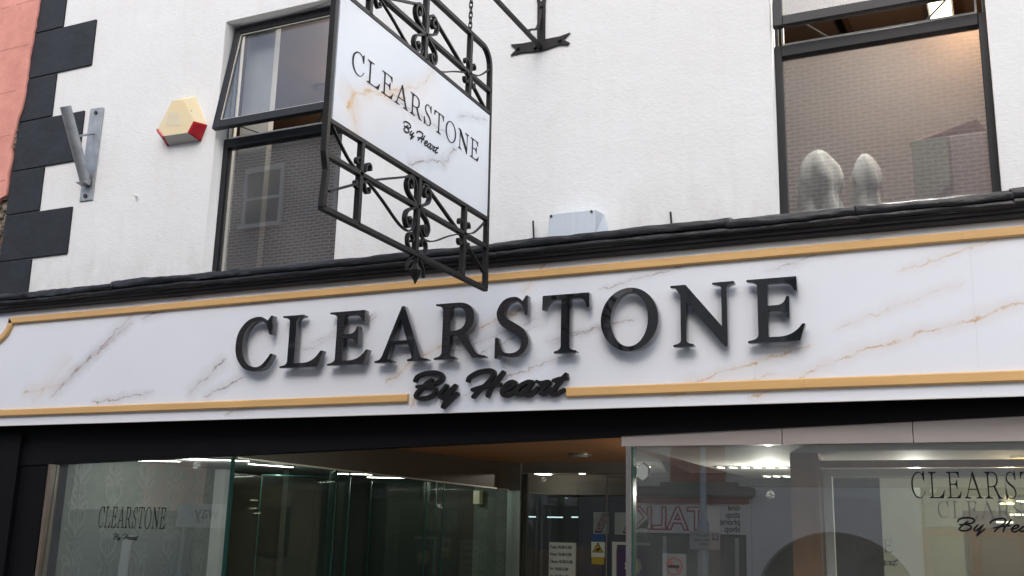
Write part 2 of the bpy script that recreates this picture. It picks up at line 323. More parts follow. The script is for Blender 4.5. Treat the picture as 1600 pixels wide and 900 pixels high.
def quad(pts, thick, nrm):
    n = Vector(nrm).normalized()*thick; a = [Vector(p) for p in pts]; b = [p-n for p in a]; k = len(a)
    return MB().add(a+b, [tuple(range(k)), tuple(range(2*k-1, k-1, -1))]+[(i, i+k, (i+1) % k+k, (i+1) % k) for i in range(k)])
def shape(contours, depth, frame, bevel=0):
    """filled outline with holes, extruded by depth along -N; frame = (origin, U, V, N); front face on origin plane"""
    cu = bpy.data.curves.new('c', 'CURVE'); cu.dimensions = '2D'; cu.fill_mode = 'BOTH'
    if depth > 0: cu.extrude = depth/2
    if bevel: cu.bevel_depth = bevel; cu.bevel_resolution = 1; cu.offset = -bevel
    for c in contours:
        sp = cu.splines.new('POLY'); sp.points.add(len(c)-1); sp.use_cyclic_u = True
        for i, p in enumerate(c): sp.points[i].co = (p[0], p[1], 0, 1)
    t = bpy.data.objects.new('t', cu); me = bpy.data.meshes.new_from_object(t); bpy.data.objects.remove(t)
    O, U, V, Nn = [Vector(q) for q in frame]
    for v in me.vertices: v.co = O+U*v.co.x+V*v.co.y+Nn*(v.co.z-depth/2)
    bm = bmesh.new(); bm.from_mesh(me); bmesh.ops.remove_doubles(bm, verts=bm.verts, dist=1e-6); bmesh.ops.recalc_face_normals(bm, faces=bm.faces); bm.to_mesh(me); bm.free()
    me.materials.clear(); return me
def facing(x, y, z): return ((x, y, z), (1, 0, 0), (0, 0, 1), (0, -1, 0))       # faces the street (-Y)
def opposite(x, y, z): return ((x, y, z), (-1, 0, 0), (0, 0, 1), (0, 1, 0))     # faces +Y
def textmesh(s, size, frame, depth=.002, align='LEFT', bold=0, narrow=1, lines=1):
    cu = bpy.data.curves.new('t', 'FONT'); cu.body = s; cu.size = size; cu.extrude = depth/2; cu.align_x = align; cu.offset = bold
    t = bpy.data.objects.new('t', cu); me = bpy.data.meshes.new_from_object(t); bpy.data.objects.remove(t)
    O, U, V, Nn = [Vector(q) for q in frame]
    for v in me.vertices: v.co = O+U*v.co.x*narrow+V*v.co.y+Nn*(v.co.z+depth/2)
    me.materials.clear(); return me
def join(mes):
    bm = bmesh.new()
    for me in mes: bm.from_mesh(me)
    out = bpy.data.meshes.new('j'); bm.to_mesh(out); bm.free(); return out

# ------------------------------------------------------------------ letter shapes (distance fields -> outlines)
def path(s):
    t = s.replace(',', ' ').split(); i = 0; pts = []; cur = (0, 0); cmd = None
    while i < len(t):
        if t[i].isalpha(): cmd = t[i]; i += 1; continue
        if cmd in 'ML': cur = (float(t[i]), float(t[i+1])); pts.append(cur); i += 2
        elif cmd == 'Q':
            c = (float(t[i]), float(t[i+1])); e = (float(t[i+2]), float(t[i+3])); i += 4
            for k in range(1, 11):
                q = k/10; pts.append(((1-q)**2*cur[0]+2*q*(1-q)*c[0]+q*q*e[0], (1-q)**2*cur[1]+2*q*(1-q)*c[1]+q*q*e[1]))
            cur = e
    return pts
def catmull(p, n=8):
    P = [p[0]]+list(p)+[p[-1]]; out = []
    for i in range(1, len(P)-2):
        for k in range(n):
            t = k/n; out.append(tuple(.5*((2*P[i][j])+(-P[i-1][j]+P[i+1][j])*t+(2*P[i-1][j]-5*P[i][j]+4*P[i+1][j]-P[i+2][j])*t*t+(-P[i-1][j]+3*P[i][j]-3*P[i+1][j]+P[i+2][j])*t**3) for j in range(len(P[i]))))
    out.append(tuple(p[-1])); return out
def sd_poly(X, Y, pts):
    d = np.full(X.shape, 1e9); ins = np.zeros(X.shape, bool); n = len(pts)
    for i in range(n):
        (ax, ay), (bx, by) = pts[i], pts[(i+1) % n]; ex, ey = bx-ax, by-ay; L = ex*ex+ey*ey
        if L < 1e-12: continue
        t = np.clip(((X-ax)*ex+(Y-ay)*ey)/L, 0, 1); d = np.minimum(d, np.hypot(X-ax-t*ex, Y-ay-t*ey))
        if abs(ey) > 1e-12: ins ^= ((ay > Y) != (by > Y)) & (X < (bx-ax)*(Y-ay)/ey+ax)
    return np.where(ins, -d, d)
def sd_stroke(X, Y, pts, r):
    p = catmull([(a[0], a[1], (r[i] if isinstance(r, (list, tuple)) else r)) for i, a in enumerate(pts)]); d = np.full(X.shape, 1e9)
    for a, b in zip(p, p[1:]):
        ex, ey = b[0]-a[0], b[1]-a[1]; L = ex*ex+ey*ey
        t = np.clip(((X-a[0])*ex+(Y-a[1])*ey)/max(L, 1e-12), 0, 1); d = np.minimum(d, np.hypot(X-a[0]-t*ex, Y-a[1]-t*ey)-(a[2]+(b[2]-a[2])*t))
    return d
def contour(F, x0, y0, h):
    """marching squares, F[y,x] < 0 inside"""
    ny, nx = F.shape; seg = {}
    def ed(i, j, d):  # d 0: (i,j)-(i,j+1); 1: (i,j)-(i+1,j)
        return (i, j, d)
    S = F < 0
    mix = (S[:-1, :-1].astype(int)+S[:-1, 1:]+S[1:, :-1]+S[1:, 1:]); ii, jj = np.nonzero((mix > 0) & (mix < 4))
    for i, j in zip(ii.tolist(), jj.tolist()):
        a, b, c, d = S[i, j], S[i, j+1], S[i+1, j+1], S[i+1, j]
        e = [ed(i, j, 0), ed(i, j+1, 1), ed(i+1, j, 0), ed(i, j, 1)]; cr = []
        # walk edges bottom,right,top,left; inside -> outside crossings
        cs = [a, b, c, d]
        outs = [k for k in range(4) if cs[k] and not cs[(k+1) % 4]]; ins = [k for k in range(4) if not cs[k] and cs[(k+1) % 4]]
        for o in outs:
            best = None
            for k in range(1, 5):
                if (o-k) % 4 in ins: best = (o-k) % 4; break
            seg[e[o]] = e[best]
    def P(k):
        i, j, d = k; v0 = F[i, j]; v1 = F[i, j+1] if d == 0 else F[i+1, j]; t = v0/(v0-v1)
        return (x0+(j+(t if d == 0 else 0))*h, y0+(i+(t if d else 0))*h)
    out = []; todo = dict(seg)
    while todo:
        k0 = next(iter(todo)); k = k0; loop = []
        while k in todo: loop.append(P(k)); k = todo.pop(k)
        if len(loop) > 5: out.append(simplify(loop, h*.12))
    return out
def simplify(p, tol):
    def rdp(a, b):
        if b-a < 2: return []
        ax, ay = q[a]; bx, by = q[b]; L = math.hypot(bx-ax, by-ay) or 1e-9
        seg_ = q[a+1:b]; ds = [abs((x-ax)*(by-ay)-(y-ay)*(bx-ax))/L if L > 1e-8 else math.hypot(x-ax, y-ay) for x, y in seg_]
        k = max(range(len(ds)), key=ds.__getitem__)
        if ds[k] < tol: return []
        k += a+1; return rdp(a, k)+[k]+rdp(k, b)
    q = p+[p[0]]; h_ = len(p)//2
    idx = [0]+rdp(0, h_)+[h_]+rdp(h_, len(p)); return [q[i] for i in idx]
def outline(fn, bx, h=.006):
    x0, x1, y0, y1 = bx; X, Y = np.meshgrid(np.arange(x0, x1, h), np.arange(y0, y1, h)); return contour(fn(X, Y), x0, y0, h)
def foot(xl, bl, br, xr, top=False, hb=.13):
    p = path(f'M {xl} 0 L {xr} 0 L {xr} .035 Q {br} .045 {br} {hb} L {bl} {hb} Q {bl} .045 {xl} .035')
    return [(x, 1-y) for x, y in p] if top else p
def glyph(ch, w, t):
    """cap height 1; w stem width, t hairline width"""
    U = []; a = .165
    if ch == 'E':
        s = a+w; U = [path(f'M 0 0 L .79 0 L .87 .26 L .825 .26 Q .70 {t} .48 {t} L {s} {t} L {s} {.53-t/2} L .46 {.53-t/2} Q .58 {.52-t/2} .60 .36 L .645 .36 L .645 .70 L .60 .70 Q .58 {.54+t/2} .46 {.53+t/2} L {s} {.53+t/2} L {s} {1-t} L .52 {1-t} Q .69 {1-t} .725 .77 L .77 .77 L .765 1 L 0 1 L 0 .965 Q {a} .96 {a} .87 L {a} .13 Q {a} .04 0 .035')]
    elif ch == 'L':
        s = a+w; U = [path(f'M 0 0 L .86 0 L .95 .29 L .905 .29 Q .76 {t} .52 {t} L {s} {t} L {s} .87 Q {s} .96 .48 .965 L .48 1 L 0 1 L 0 .965 Q {a} .96 {a} .87 L {a} .13 Q {a} .04 0 .035')]
    elif ch == 'A':
        tl = w*.78 if t > .06 else t*1.15
        U = [[(.095, .03), (.50, 1.015), (.56, 1.015), (.095+tl*1.12, .03)], [(.50, 1.015), (.555, 1.015), (.945, .03), (.945-w*1.15, .03), (.53-w*.3, .80)], [(.24, .32), (.80, .32), (.78, .32+t*.85), (.26, .32+t*.85)],
             foot(-.02, .11, .10+tl*1.1, .36, hb=.10), foot(.66, .94-w*1.1, .925, 1.07, hb=.10)]
    elif ch == 'R':
        a = .15; s = a+w
        fn = lambda X, Y: np.maximum(sd_poly(X, Y, path('M .16 1 L .42 1 Q .77 1.0 .77 .72 Q .77 .43 .42 .42 L .16 .42')), -sd_poly(X, Y, path(f'M {s} {1-t} L .38 {1-t} Q {.77-w*1.05} {1-t} {.77-w*1.05} .72 Q {.77-w*1.05} {.42+t} .36 {.42+t} L {s} {.42+t}')))
        U = [fn, foot(0, a, s, .42), [(a, .1), (s, .1), (s, .99), (a, .99)], path('M 0 .965 L 0 1 L .3 1 L .3 .9 L .15 .87 Q .15 .96 0 .965'),
             path(f'M {.60-w*1.15} .45 L .60 .46 L .80 .13 Q .87 .035 1.0 .035 L 1.0 0 L .76 0 Q {.60-w*.4} .30 {.60-w*1.25} .45')]
    elif ch == 'O':
        def fn(X, Y):
            k = [(.49+.49*math.cos(q*math.pi/40), .5+.525*math.sin(q*math.pi/40)) for q in range(80)]; j = [(.49+(.49-w*1.12)*math.cos(q*math.pi/40), .5+(.525-t)*math.sin(q*math.pi/40)) for q in range(80)]
            return np.maximum(sd_poly(X, Y, k), -sd_poly(X, Y, j))
        U = [fn]
    elif ch == 'C':
        a = w/.16; U = [lambda X, Y: sd_stroke(X, Y, [(.79, .80), (.72, .90), (.54, .99), (.30, .93), (.13, .74), (.085, .50), (.13, .27), (.29, .07), (.53, .005), (.72, .07), (.87, .26)], [t*.4, t*.4, t*.45, .055*a, .075*a, .083*a, .078*a, .058*a, t*.48, t*.6*a, t*.4]),
             [(.845, 1.03), (.80, 1.03), (.70, .90), (.80, .66), (.845, .66)]]
    elif ch == 'S':
        a = w/.16; U = [lambda X, Y: sd_stroke(X, Y, [(.545, .81), (.50, .90), (.37, .985), (.18, .94), (.085, .77), (.15, .61), (.33, .49), (.49, .38), (.56, .22), (.49, .07), (.33, .012), (.15, .05), (.06, .20)], [t*.35, t*.35, t*.45, .050*a, .068*a, .080*a, .085*a, .08*a, .068*a, .05*a, t*.45, t*.4, t*.35]),
             [(.60, 1.03), (.56, 1.03), (.49, .92), (.555, .69), (.60, .69)], [(0, -.035), (.045, -.035), (.12, .07), (.045, .33), (0, .33)]]
    elif ch == 'T':
        a = .42-w/2; s = .42+w/2; U = [path(f'M 0 1 L .84 1 L .845 .75 L .80 .75 Q .77 {1-t} .62 {1-t} L {s} {1-t} L {s} .13 Q {s} .045 .62 .035 L .62 0 L .22 0 L .22 .035 Q {a} .045 {a} .13 L {a} {1-t} L .22 {1-t} Q .07 {1-t} .04 .75 L -.005 .75')]
    elif ch == 'N':
        U = [[(.165, .1), (.165+t*1.15, .1), (.165+t*1.15, .9), (.165, .95)], foot(.04, .165, .165+t*1.15, .37, hb=.11), path('M 0 1 L .24 1 L .24 .8 L .165 .84 Q .165 .955 0 .965'),
             [(.25-w*1.25, 1), (.25, 1), (.89, .21), (.91, -.035), (.87, -.035), (.165, .83)], [(.91-t*1.1, .90), (.91, .90), (.91, -.035), (.87, -.03), (.91-t*1.1, .05)], foot(.68, .91-t*1.1, .91, 1.03, top=True, hb=.11)]
    def f(X, Y):
        d = None
        for q in U:
            e = q(X, Y) if callable(q) else sd_poly(X, Y, q); d = e if d is None else np.minimum(d, e)
        return d
    return outline(f, (-.1, 1.2, -.12, 1.12), .0105)
WORD = 'CLEARSTONE'
OFF = [-4.854, -4.459, -4.07, -3.692, -3.257, -2.828, -2.511, -2.132, -1.704, -1.262]
CAP = .362
GB = {c: glyph(c, .155, .078) for c in set(WORD)}
GL = {c: glyph(c, .085, .038) for c in set(WORD)}
SCR = {'B': [[(0.009,0.118),(0.027,0.145),(0.086,0.164),(0.157,0.166),(0.2,0.149),(0.205,0.124),(0.175,0.101),(0.121,0.09),(0.09,0.087)],[(0.131,0.12),(0.097,0.101),(0.063,0.071),(0.029,0.038),(0.022,0.017),(0.047,0.003),(0.102,0.004),(0.148,0.023),(0.162,0.054),(0.138,0.072),(0.082,0.081),(0.027,0.078)]],
'y': [[(0.242,0.078),(0.206,0.039),(0.195,0.015),(0.215,0.004),(0.249,0.03),(0.304,0.076)],[(0.304,0.076),(0.279,0.043),(0.25,-0.004),(0.221,-0.054)],[(0.223,-0.057),(0.266,-0.018),(0.318,0.025)]],
'H': [[(0.391,0.103),(0.405,0.127),(0.465,0.155),(0.539,0.163),(0.57,0.15),(0.563,0.117),(0.527,0.081),(0.476,0.043),(0.433,0.0)],[(0.636,0.148),(0.601,0.105),(0.558,0.06),(0.534,0.004)],[(0.427,0.044),(0.476,0.056),(0.535,0.068),(0.616,0.075)]],
'e': [[(0.64,0.03),(0.683,0.046),(0.719,0.071),(0.704,0.085),(0.668,0.073),(0.636,0.037),(0.637,0.011),(0.663,0.0),(0.699,0.015),(0.734,0.04)]],
'a': [[(0.838,0.08),(0.806,0.081),(0.756,0.059),(0.731,0.027),(0.743,0.004),(0.778,0.019),(0.828,0.067)],[(0.831,0.07),(0.807,0.031),(0.797,0.005),(0.818,-0.002),(0.854,0.023),(0.871,0.042)]],
'r': [[(0.867,0.08),(0.895,0.071),(0.938,0.076),(0.945,0.069),(0.921,0.047),(0.893,0.015),(0.904,0.002),(0.928,0.011),(0.963,0.032)]],
't': [[(1.057,0.117),(1.012,0.07),(0.977,0.025),(0.967,0.0),(0.992,-0.001),(1.027,0.014),(1.044,0.026)],[(0.977,0.081),(1.011,0.089),(1.06,0.097)]]}
def script_out(chars, r, h=.0022):
    def f(X, Y):
        d = None
        for c in chars:
            for i, s in enumerate(SCR[c]):
                n = len(s); rr = [r*(.82+.3*math.sin(math.pi*(k+.5)/n)) for k in range(n)]
                e = sd_stroke(X, Y, s, rr); d = e if d is None else np.minimum(d, e)
        return d
    xs = [p[0] for c in chars for s in SCR[c] for p in s]
    return outline(f, (min(xs)-.03, max(xs)+.03, -.09, .2), h)
SB = {k: script_out(k, .0118) for k in ('By', 'Heart')}
SL = {k: script_out(k, .0105) for k in ('By', 'Heart')}
def sc(cs, sx, sz=None, dx=0, dz=0): sz = sz or sx; return [[(x*sx+dx, y*sz+dz) for x, y in c] for c in cs]
def shop_name(frame_at, width, cap, depth, s_script, sx_off, sz_off, light=True):
    """whole lettering block as one mesh; frame_at(u) gives the frame"""
    k = width/(3.911); mes = []
    for ch, o in zip(WORD, OFF): mes.append(shape(sc((GL if light else GB)[ch], CAP*k, cap, (o-OFF[0])*k), depth, frame_at))
    for q in ('By', 'Heart'): mes.append(shape(sc(SL[q], s_script, None, sx_off, sz_off), depth, frame_at))
    return join(mes)

# ================================================================== SETTING
tag(MB().box(-60, 60, -11.0, -2.2, -.3, 0).build('road', 'asphalt'), kind='structure')
tag(MB().box(-60, 60, -2.2, -.02, -.3, .12).build('pavement', 'paving', bevel=.01), kind='structure')
tag(MB().box(-60, 60, -14, -11.0, -.3, .12).build('pavement', 'paving', bevel=.01), kind='structure')
tag(MB().box(-200, 200, -200, 200, -.5, -.304).build('ground', 'asphalt'), kind='structure')

# ================================================================== THE SHOP BUILDING
B = empty('shop_building', (-3, 0, 0), 'white rendered shop building with slate grey corner blocks and dark framed upper windows', 'building')
XL, XR, ZT = -7.66, 6.0, 7.6
W1 = (-5.435, -4.238, 3.42, 5.572); W2 = (-1.126, .08, 3.42, 5.572); W3 = (3.0, 4.2, 3.42, 5.572)
def rect(a): return [(a[0], a[2]), (a[1], a[2]), (a[1], a[3]), (a[0], a[3])]
link('wall', shape([rect((XL, XR, 2.5, ZT)), rect(W1), rect(W2), rect(W3)], .24, facing(0, 0, 0)), 'render', B)
MB().box(XL+.01, XL+.2, .02, 9.4, 0, ZT-.01).box(XR-.2, XR, .245, 9.4, 0, ZT-.01).box(XL+.01, XR, 9.2, 9.4, 0, ZT-.01).box(XL, XR, -.1, 9.5, ZT, ZT+.15).build('rear_walls', 'dark', B)
# corner blocks
zq = [3.36, 3.765, 4.18, 4.577, 5.033, 5.44, 5.878, 6.30, 6.72, 7.14, 7.58]
for i, (a, b_) in enumerate(zip(zq, zq[1:])):
    xr = [-7.272, -6.872][i % 2]+random.uniform(-.008, .008)
    quad([(XL, -.016, a+.004), (xr+.004, -.016, a+.006), (xr-.002, -.016, b_-.005), (XL, -.016, b_-.004)], .03, (0, -1, 0)).build('quoin', 'quoin', B, bevel=.004)
# rough sills under the windows
def window(W, ang, L):
    x0, x1, z0, z1 = W
    f = MB(); y0, y1 = .10, .16
    ix0, ix1 = x0+.03, x1-.03
    f.box(x0+.002, ix0+.018, y0, y1, z0, 4.6).box(ix1-.018, x1-.002, y0, y1, z0, 4.6).box(x0+.002, x0+.02, .142, .18, 4.6, z1-.002).box(x1-.02, x1-.002, .142, .18, 4.6, z1-.002).box(x0+.02, x1-.02, .145, .18, z1-.05, z1-.002).box(ix0+.018, ix1-.018, y0-.012, y1, 4.52, 4.592).box(ix0+.018, ix1-.018, y0, y1, z0, z0+.06)
    fr = f.build('window', 'frame', B, bevel=.004)
    MB().box(ix0+.022, ix1-.022, y0-.006, y0+.03, 4.594, 4.606).box(ix0+.019, ix0+.031, y0-.004, y0+.02, 4.606, 5.50).box(ix1-.031, ix1-.019, y0-.004, y0+.02, 4.606, 5.50).each('bead', 'framewhite', fr)
    box('pane', (ix0+.01, ix1-.01, .128, .134, z0+.03, 4.53), 'glassup', fr)
    # open top-hung sash
    hz, hy = z1-.03, .137; w_ = .058
    def T(x, d, n): # d down the sash, n outward normal
        return (x, hy-d*math.sin(ang)-n*math.cos(ang), hz-d*math.cos(ang)+n*math.sin(ang)*1.0)
    def sbox(m_, xa, xb, da, db, na, nb):
        vs = [T(xa, da, na), T(xb, da, na), T(xb, db, na), T(xa, db, na), T(xa, da, nb), T(xb, da, nb), T(xb, db, nb), T(xa, db, nb)]
        m_.add(vs, [(0, 3, 2, 1), (4, 5, 6, 7), (0, 1, 5, 4), (1, 2, 6, 5), (2, 3, 7, 6), (3, 0, 4, 7)])
    s = MB(); xa, xb = x0+.022, x1-.022
    sbox(s, xa, xa+w_, 0, L, 0, .045); sbox(s, xb-w_, xb, 0, L, 0, .045); sbox(s, xa+w_, xb-w_, 0, .06, 0, .045); sbox(s, xa+w_, xb-w_, L-.068, L, 0, .045)
    sh = s.build('sash', 'frame', fr, bevel=.004)
    g = MB(); sbox(g, xa+w_-.01, xb-w_+.01, .05, L-.06, .016, .022); g.build('sash_pane', 'glasssash', fr)
    t = MB()
    for (p, q, r_, u_) in ((xa+w_, xa+w_+.01, .06, L-.07), (xb-w_-.01, xb-w_, .06, L-.07), (xa+w_, xb-w_, .06, .07), (xa+w_, xb-w_, L-.078, L-.068)): sbox(t, p, q, r_, u_, .023, .034)
    t.each('sash_bead', 'framewhite', fr)
    st = MB().bar(T(xa+.15, L-.05, -.01), (xa+.30, .13, 4.62), .012, .005).bar(T(xb-.15, L-.05, -.01), (xb-.30, .13, 4.62), .012, .005).each('stay', 'iron', fr)
    return fr
window(W1, R(10.2), .94); window(W2, R(8.4), .89); window(W3, R(8), .9)
# upstairs rooms
def room(x0, x1, wallm, ceilm):
    m_ = MB().box(x0, x1, 4.4, 4.5, 3.3, 5.75).box(x0, x0+.08, .25, 4.4, 3.3, 5.75).box(x1-.08, x1, .25, 4.4, 3.3, 5.75)
    m_.build('room_wall', wallm, B); box('room_ceiling', (x0+.08, x1-.08, .245, 4.4, 5.66, 5.74), ceilm, B); box('room_floor', (x0+.08, x1-.08, .245, 4.4, 3.2, 3.3), 'floor', B)
room(-7.4, -2.9, 'dark', 'brownceil'); room(-2.8, 2.0, 'dark', 'brownceil'); box('added_glow_wall', (-2.7, 1.9, 1.3, 1.38, 3.3, 5.12), 'warmwall', B)  # partition added to catch the warm lamp glow behind the right pane
MB().bar((-5.6, 1.5, 5.645), (-2.9, 1.9, 5.645), .14, .03).bar((-5.6, 3.0, 5.645), (-2.9, 3.2, 5.645), .14, .03).bar((-2.7, 1.1, 5.64), (1.6, 1.3, 5.64), .1, .04).bar((-1.0, .3, 5.63), (-.75, 4.3, 5.63), .05, .03).each('ceiling_beam', 'brownpanel', B)
box('window_reveal_board', (-5.40, -5.12, .24, .30, 3.31, 5.655), 'boxcream2', B)
cl = empty('ceiling_light', (-.20, 1.98, 5.60), 'lit warm ceiling panel glimpsed through the open right upper window', 'ceiling light')
box('housing', (-.30, -.12, 1.62, 2.32, 5.60, 5.655), 'whitemetal', cl); box('diffuser', (-.285, -.135, 1.65, 2.29, 5.592, 5.598), 'lampsoft', cl)
for (x, y, z, e, c) in ((.0, 1.0, 5.14, 24, (1, .60, .30)), (-4.9, 1.6, 5.3, 50, (1, .85, .65)), (-.50, .24, 5.3, 110, (1, .96, .91)), (-4.6, .9, 5.3, 14, (1, .96, .90))):  # white lamps near the glass are unseen fill, added to brighten window contents
    l = bpy.data.lights.new('room_lamp_and_fill', 'POINT'); l.energy = e; l.color = c; l.shadow_soft_size = .04; lo = bpy.data.objects.new('room_lamp_and_fill', l); col.objects.link(lo); lo.location = (x, y, z)
# things standing behind the right upper window
bx = empty('cardboard_box', (-.16, .55, 3.5), 'pale pink and cream card box behind the right upper window', 'box')
MB().box(-.385, .03, .36, .75, 3.46, 3.97).build('carton', 'boxpink', bx, bevel=.006)
quad([(-.383, .356, 3.52), (-.18, .356, 3.68), (-.18, .356, 3.968), (-.383, .356, 3.968)], .003, (0, -1, 0)).build('flap', 'boxcream', bx)
quad([(-.40, .40, 3.975), (-.02, .36, 4.06), (.04, .60, 4.05), (-.38, .72, 3.99)], .006, (0, 0, 1)).build('lid', 'boxpink', bx)
def bundle(x, y, h, r, label):
    m_ = MB(); n = 14; rings = []
    for i in range(22):
        t = i/21; rr = r*np.interp(t, [0, .2, .45, .65, .8, .9, .96, 1], [.95, 1.0, .84, .92, .80, .58, .40, .18]); ring = []
        for j in range(n*2):
            a = math.pi*j/n; q = rr*(1+.12*math.sin(a*5+t*5+r*30)+.07*math.sin(a*8-t*7)); ring.append((x+q*math.cos(a), y+q*.7*math.sin(a), 3.42+h*t))
        rings.append(ring)
    vs = [v for q in rings for v in q]; k = 2*n; fs = [(i*k+j, i*k+(j+1) % k, (i+1)*k+(j+1) % k, (i+1)*k+j) for i in range(21) for j in range(k)]+[tuple(21*k+j for j in range(k))]
    m_.add(vs, fs); tag(m_.build('draped_bundle', 'cloth', smooth=True), label, 'cloth bundle')
bundle(-.93, .36, .56, .14, 'wider white draped cloth bundle at the left of the right upper window')
bundle(-.66, .42, .52, .10, 'slimmer pale draped cloth bundle between the wider bundle and the card box')

# cornice with painted lead flashing
def extr(prof, x0, x1, n, amp, seed, zs=0, topamp=1.0):
    rnd = np.random.RandomState(seed); ph = rnd.rand(len(prof), 4)*6.28; vs = []; fs = []; k = len(prof)
    for i in range(n+1):
        x = x0+(x1-x0)*i/n
        for j, (y, z, a) in enumerate(prof):
            d = sum(math.sin(x*f_+ph[j][q]+ph[0][q]*.5)*g for q, (f_, g) in enumerate(((3.1, .5), (8.7, .3), (19, .2), (41, .12))))*amp*a
            e = sum(math.sin(x*f_*1.3+ph[j][3-q])*g for q, (f_, g) in enumerate(((4.3, .5), (11, .3), (27, .2), (53, .1))))*amp*a
            vs.append((x, y+e*.9, z+d+zs))
    for i in range(n):
        for j in range(k-1): fs.append((i*k+j, i*k+j+1, (i+1)*k+j+1, (i+1)*k+j))
    fs += [tuple(range(k)), tuple(n*k+j for j in range(k-1, -1, -1))]
    return vs, fs
core = MB().box(XL-.02, 3.2, -.185, .001, 3.275, 3.40)
core.build('cornice', 'black', B)
md = MB()
md.add(*extr([(-.19, 3.345, 0), (-.225, 3.345, .12), (-.228, 3.322, .12), (-.214, 3.317, .1), (-.212, 3.300, .1), (-.197, 3.296, .1), (-.195, 3.277, .1), (-.15, 3.274, 0)], XL-.02, 3.2, 240, .008, 3))
md.build('cornice_moulding', 'black', B)
fl = MB(); joints = [XL-.05, -6.08, -4.86, -2.84, -1.35, -.64, .13, 1.2, 3.2]
for i, (a, b_) in enumerate(zip(joints, joints[1:])):
    up_ = [.0, .010, .004, .010, .002, .006, .012, .004][i]; n = int((b_-a)*70)
    amp = .012 if a < -4.9 else .008
    fl.add(*extr([(.0, 3.455, 0), (-.10, 3.436, .5), (-.215, 3.412, .8), (-.243, 3.404, 1), (-.250, 3.39, 1), (-.249, 3.366, 1), (-.243, 3.354, .9), (-.236, 3.358, .6), (-.235, 3.38, .4)], a-.02, b_+.0, n, amp, 20+i, up_))
    fl.add(*extr([(-.228, 3.37, 0), (-.238, 3.352, .6), (-.240, 3.336, 1), (-.234, 3.322, 1), (-.228, 3.326, .3)], a-.01, b_+.003, n, amp*.7, 40+i, up_*.3))
fl.build('lead_flashing', 'lead', B, smooth=True)

# ground floor structure
hb = quad([(XL, .0, 2.355), (XL, .0, 2.035), (3.2, .0, 2.365), (3.2, 0, 2.50), (XL, 0, 2.50)], .10, (0, -1, 0)); hb.build('header_board', 'blackboard', B)
MB().box(XL, 3.2, -.13, .15, 2.44, 2.50).build('header_soffit', 'blackboard', B)
pil = MB().box(XL-.05, -7.10, -.03, .12, .12, 2.3).box(-7.10, -6.82, .01, .10, .12, 2.3).box(-7.40, -7.36, -.045, -.03, .12, 2.25); pil.each('pilaster', 'blackboard', B)
MB().box(XL, -6.8, .1, .2, .12, 2.4).box(-6.8, -5.0, .0, .2, .12, .55).box(-2.05, 3.2, .0, .2, .12, .55).each('stall_riser', 'blackboard', B)
hp = MB()
for a, b_ in ((-2.089, -1.143), (-1.139, -.452), (-.448, .6), (.604, 1.8), (1.804, 3.2)): hp.box(a, b_, .012, .06, 2.142, 2.44)
hp.each('header_panel', 'plaster', B, bevel=.002)
GT = R(1.5)
def gp(x, z, off=0):   # point on the tilted shop glass
    return (x, .03-(2.1-z)*math.tan(GT)-off, z)
def shopwin(x0, x1, name='shop_window'):
    fr = MB().box(x0-.03, x0, -.02, .06, .55, 2.06 if x0 < -5 else 2.14).build(name, 'bronze' if x0 < -5 else 'alum', B)
    g = quad([gp(x0, .56), gp(x1, .56), gp(x1, 2.139), gp(x0, 2.139)], .010, (0, -1, 0)); g.build('pane', 'glass', fr)
    return fr
sw1 = shopwin(-6.74, -5.005)
sw2 = shopwin(-2.02, 3.15)
MB().box(-5.006, -5.001, .0, .04, .56, 2.10).build('pane_edge', 'glassedge', sw1)
MB().box(-2.024, -2.012, .0, .06, .56, 2.14).build('pane_edge', 'glassedge', sw2)
# side glass into the lobby
P0, P1 = Vector((-5.0, .05, 0)), Vector((-4.39, 3.36, 0))
def side(t, z): p = P0+(P1-P0)*t; return (p.x, p.y, z)
sg = quad([side(0, .55), side(1, .55), side(1, 2.04), side(0, 2.10)], .01, (1, -.18, 0)).build('side_glass', 'glassin', B)
e_ = MB()
for t in (.30, .345, .63, .70): e_.bar(side(t, .55), side(t, 2.10-.06*t), .012, .012)
e_.each('pane_edge', 'glassedge', sg)
quad([side(0, 2.10), side(1, 2.04), side(1, 2.305), side(0, 2.305)], .05, (1, -.18, 0)).build('fascia_panel', 'brownpanel', B)
MB().bar(side(.0, 2.10), side(1, 2.04), .03, .012).build('side_rail', 'alum', B)
quad([(-5.05, .10, 2.30), (-2.0, .10, 2.30), (-2.0, 3.46, 2.30), (-4.55, 3.46, 2.30)], .04, (0, 0, -1)).build('soffit', 'oakflat', B)
dl = empty('downlight', (-3.29, 2.40, 2.295), 'round recessed downlight in the wooden entrance soffit', 'downlight')
def disc(cx, cy, z0, z1, r, n=24):
    m_ = MB(); vs = [(cx+r*math.cos(6.2832*i/n), cy+r*math.sin(6.2832*i/n), z) for z in (z0, z1) for i in range(n)]
    return m_.add(vs, [tuple(range(n))[::-1], tuple(range(n, 2*n))]+[(i, (i+1) % n, (i+1) % n+n, i+n) for i in range(n)])
disc(-3.29, 2.40, 2.282, 2.299, .10).build('trim_ring', 'alum', dl, bevel=.004); disc(-3.29, 2.40, 2.276, 2.281, .07).build('lens', 'grey', dl)
# lobby side of right window
quad([(-2.02, .07, .55), (-2.45, 3.36, .55), (-2.45, 3.36, 2.13), (-2.02, .07, 2.13)], .01, (-1, -.1, 0)).build('side_glass', 'glassin', B)
box('lobby_floor', (-5.0, -2.05, .0, 3.4, .06, .12), 'floor', B)
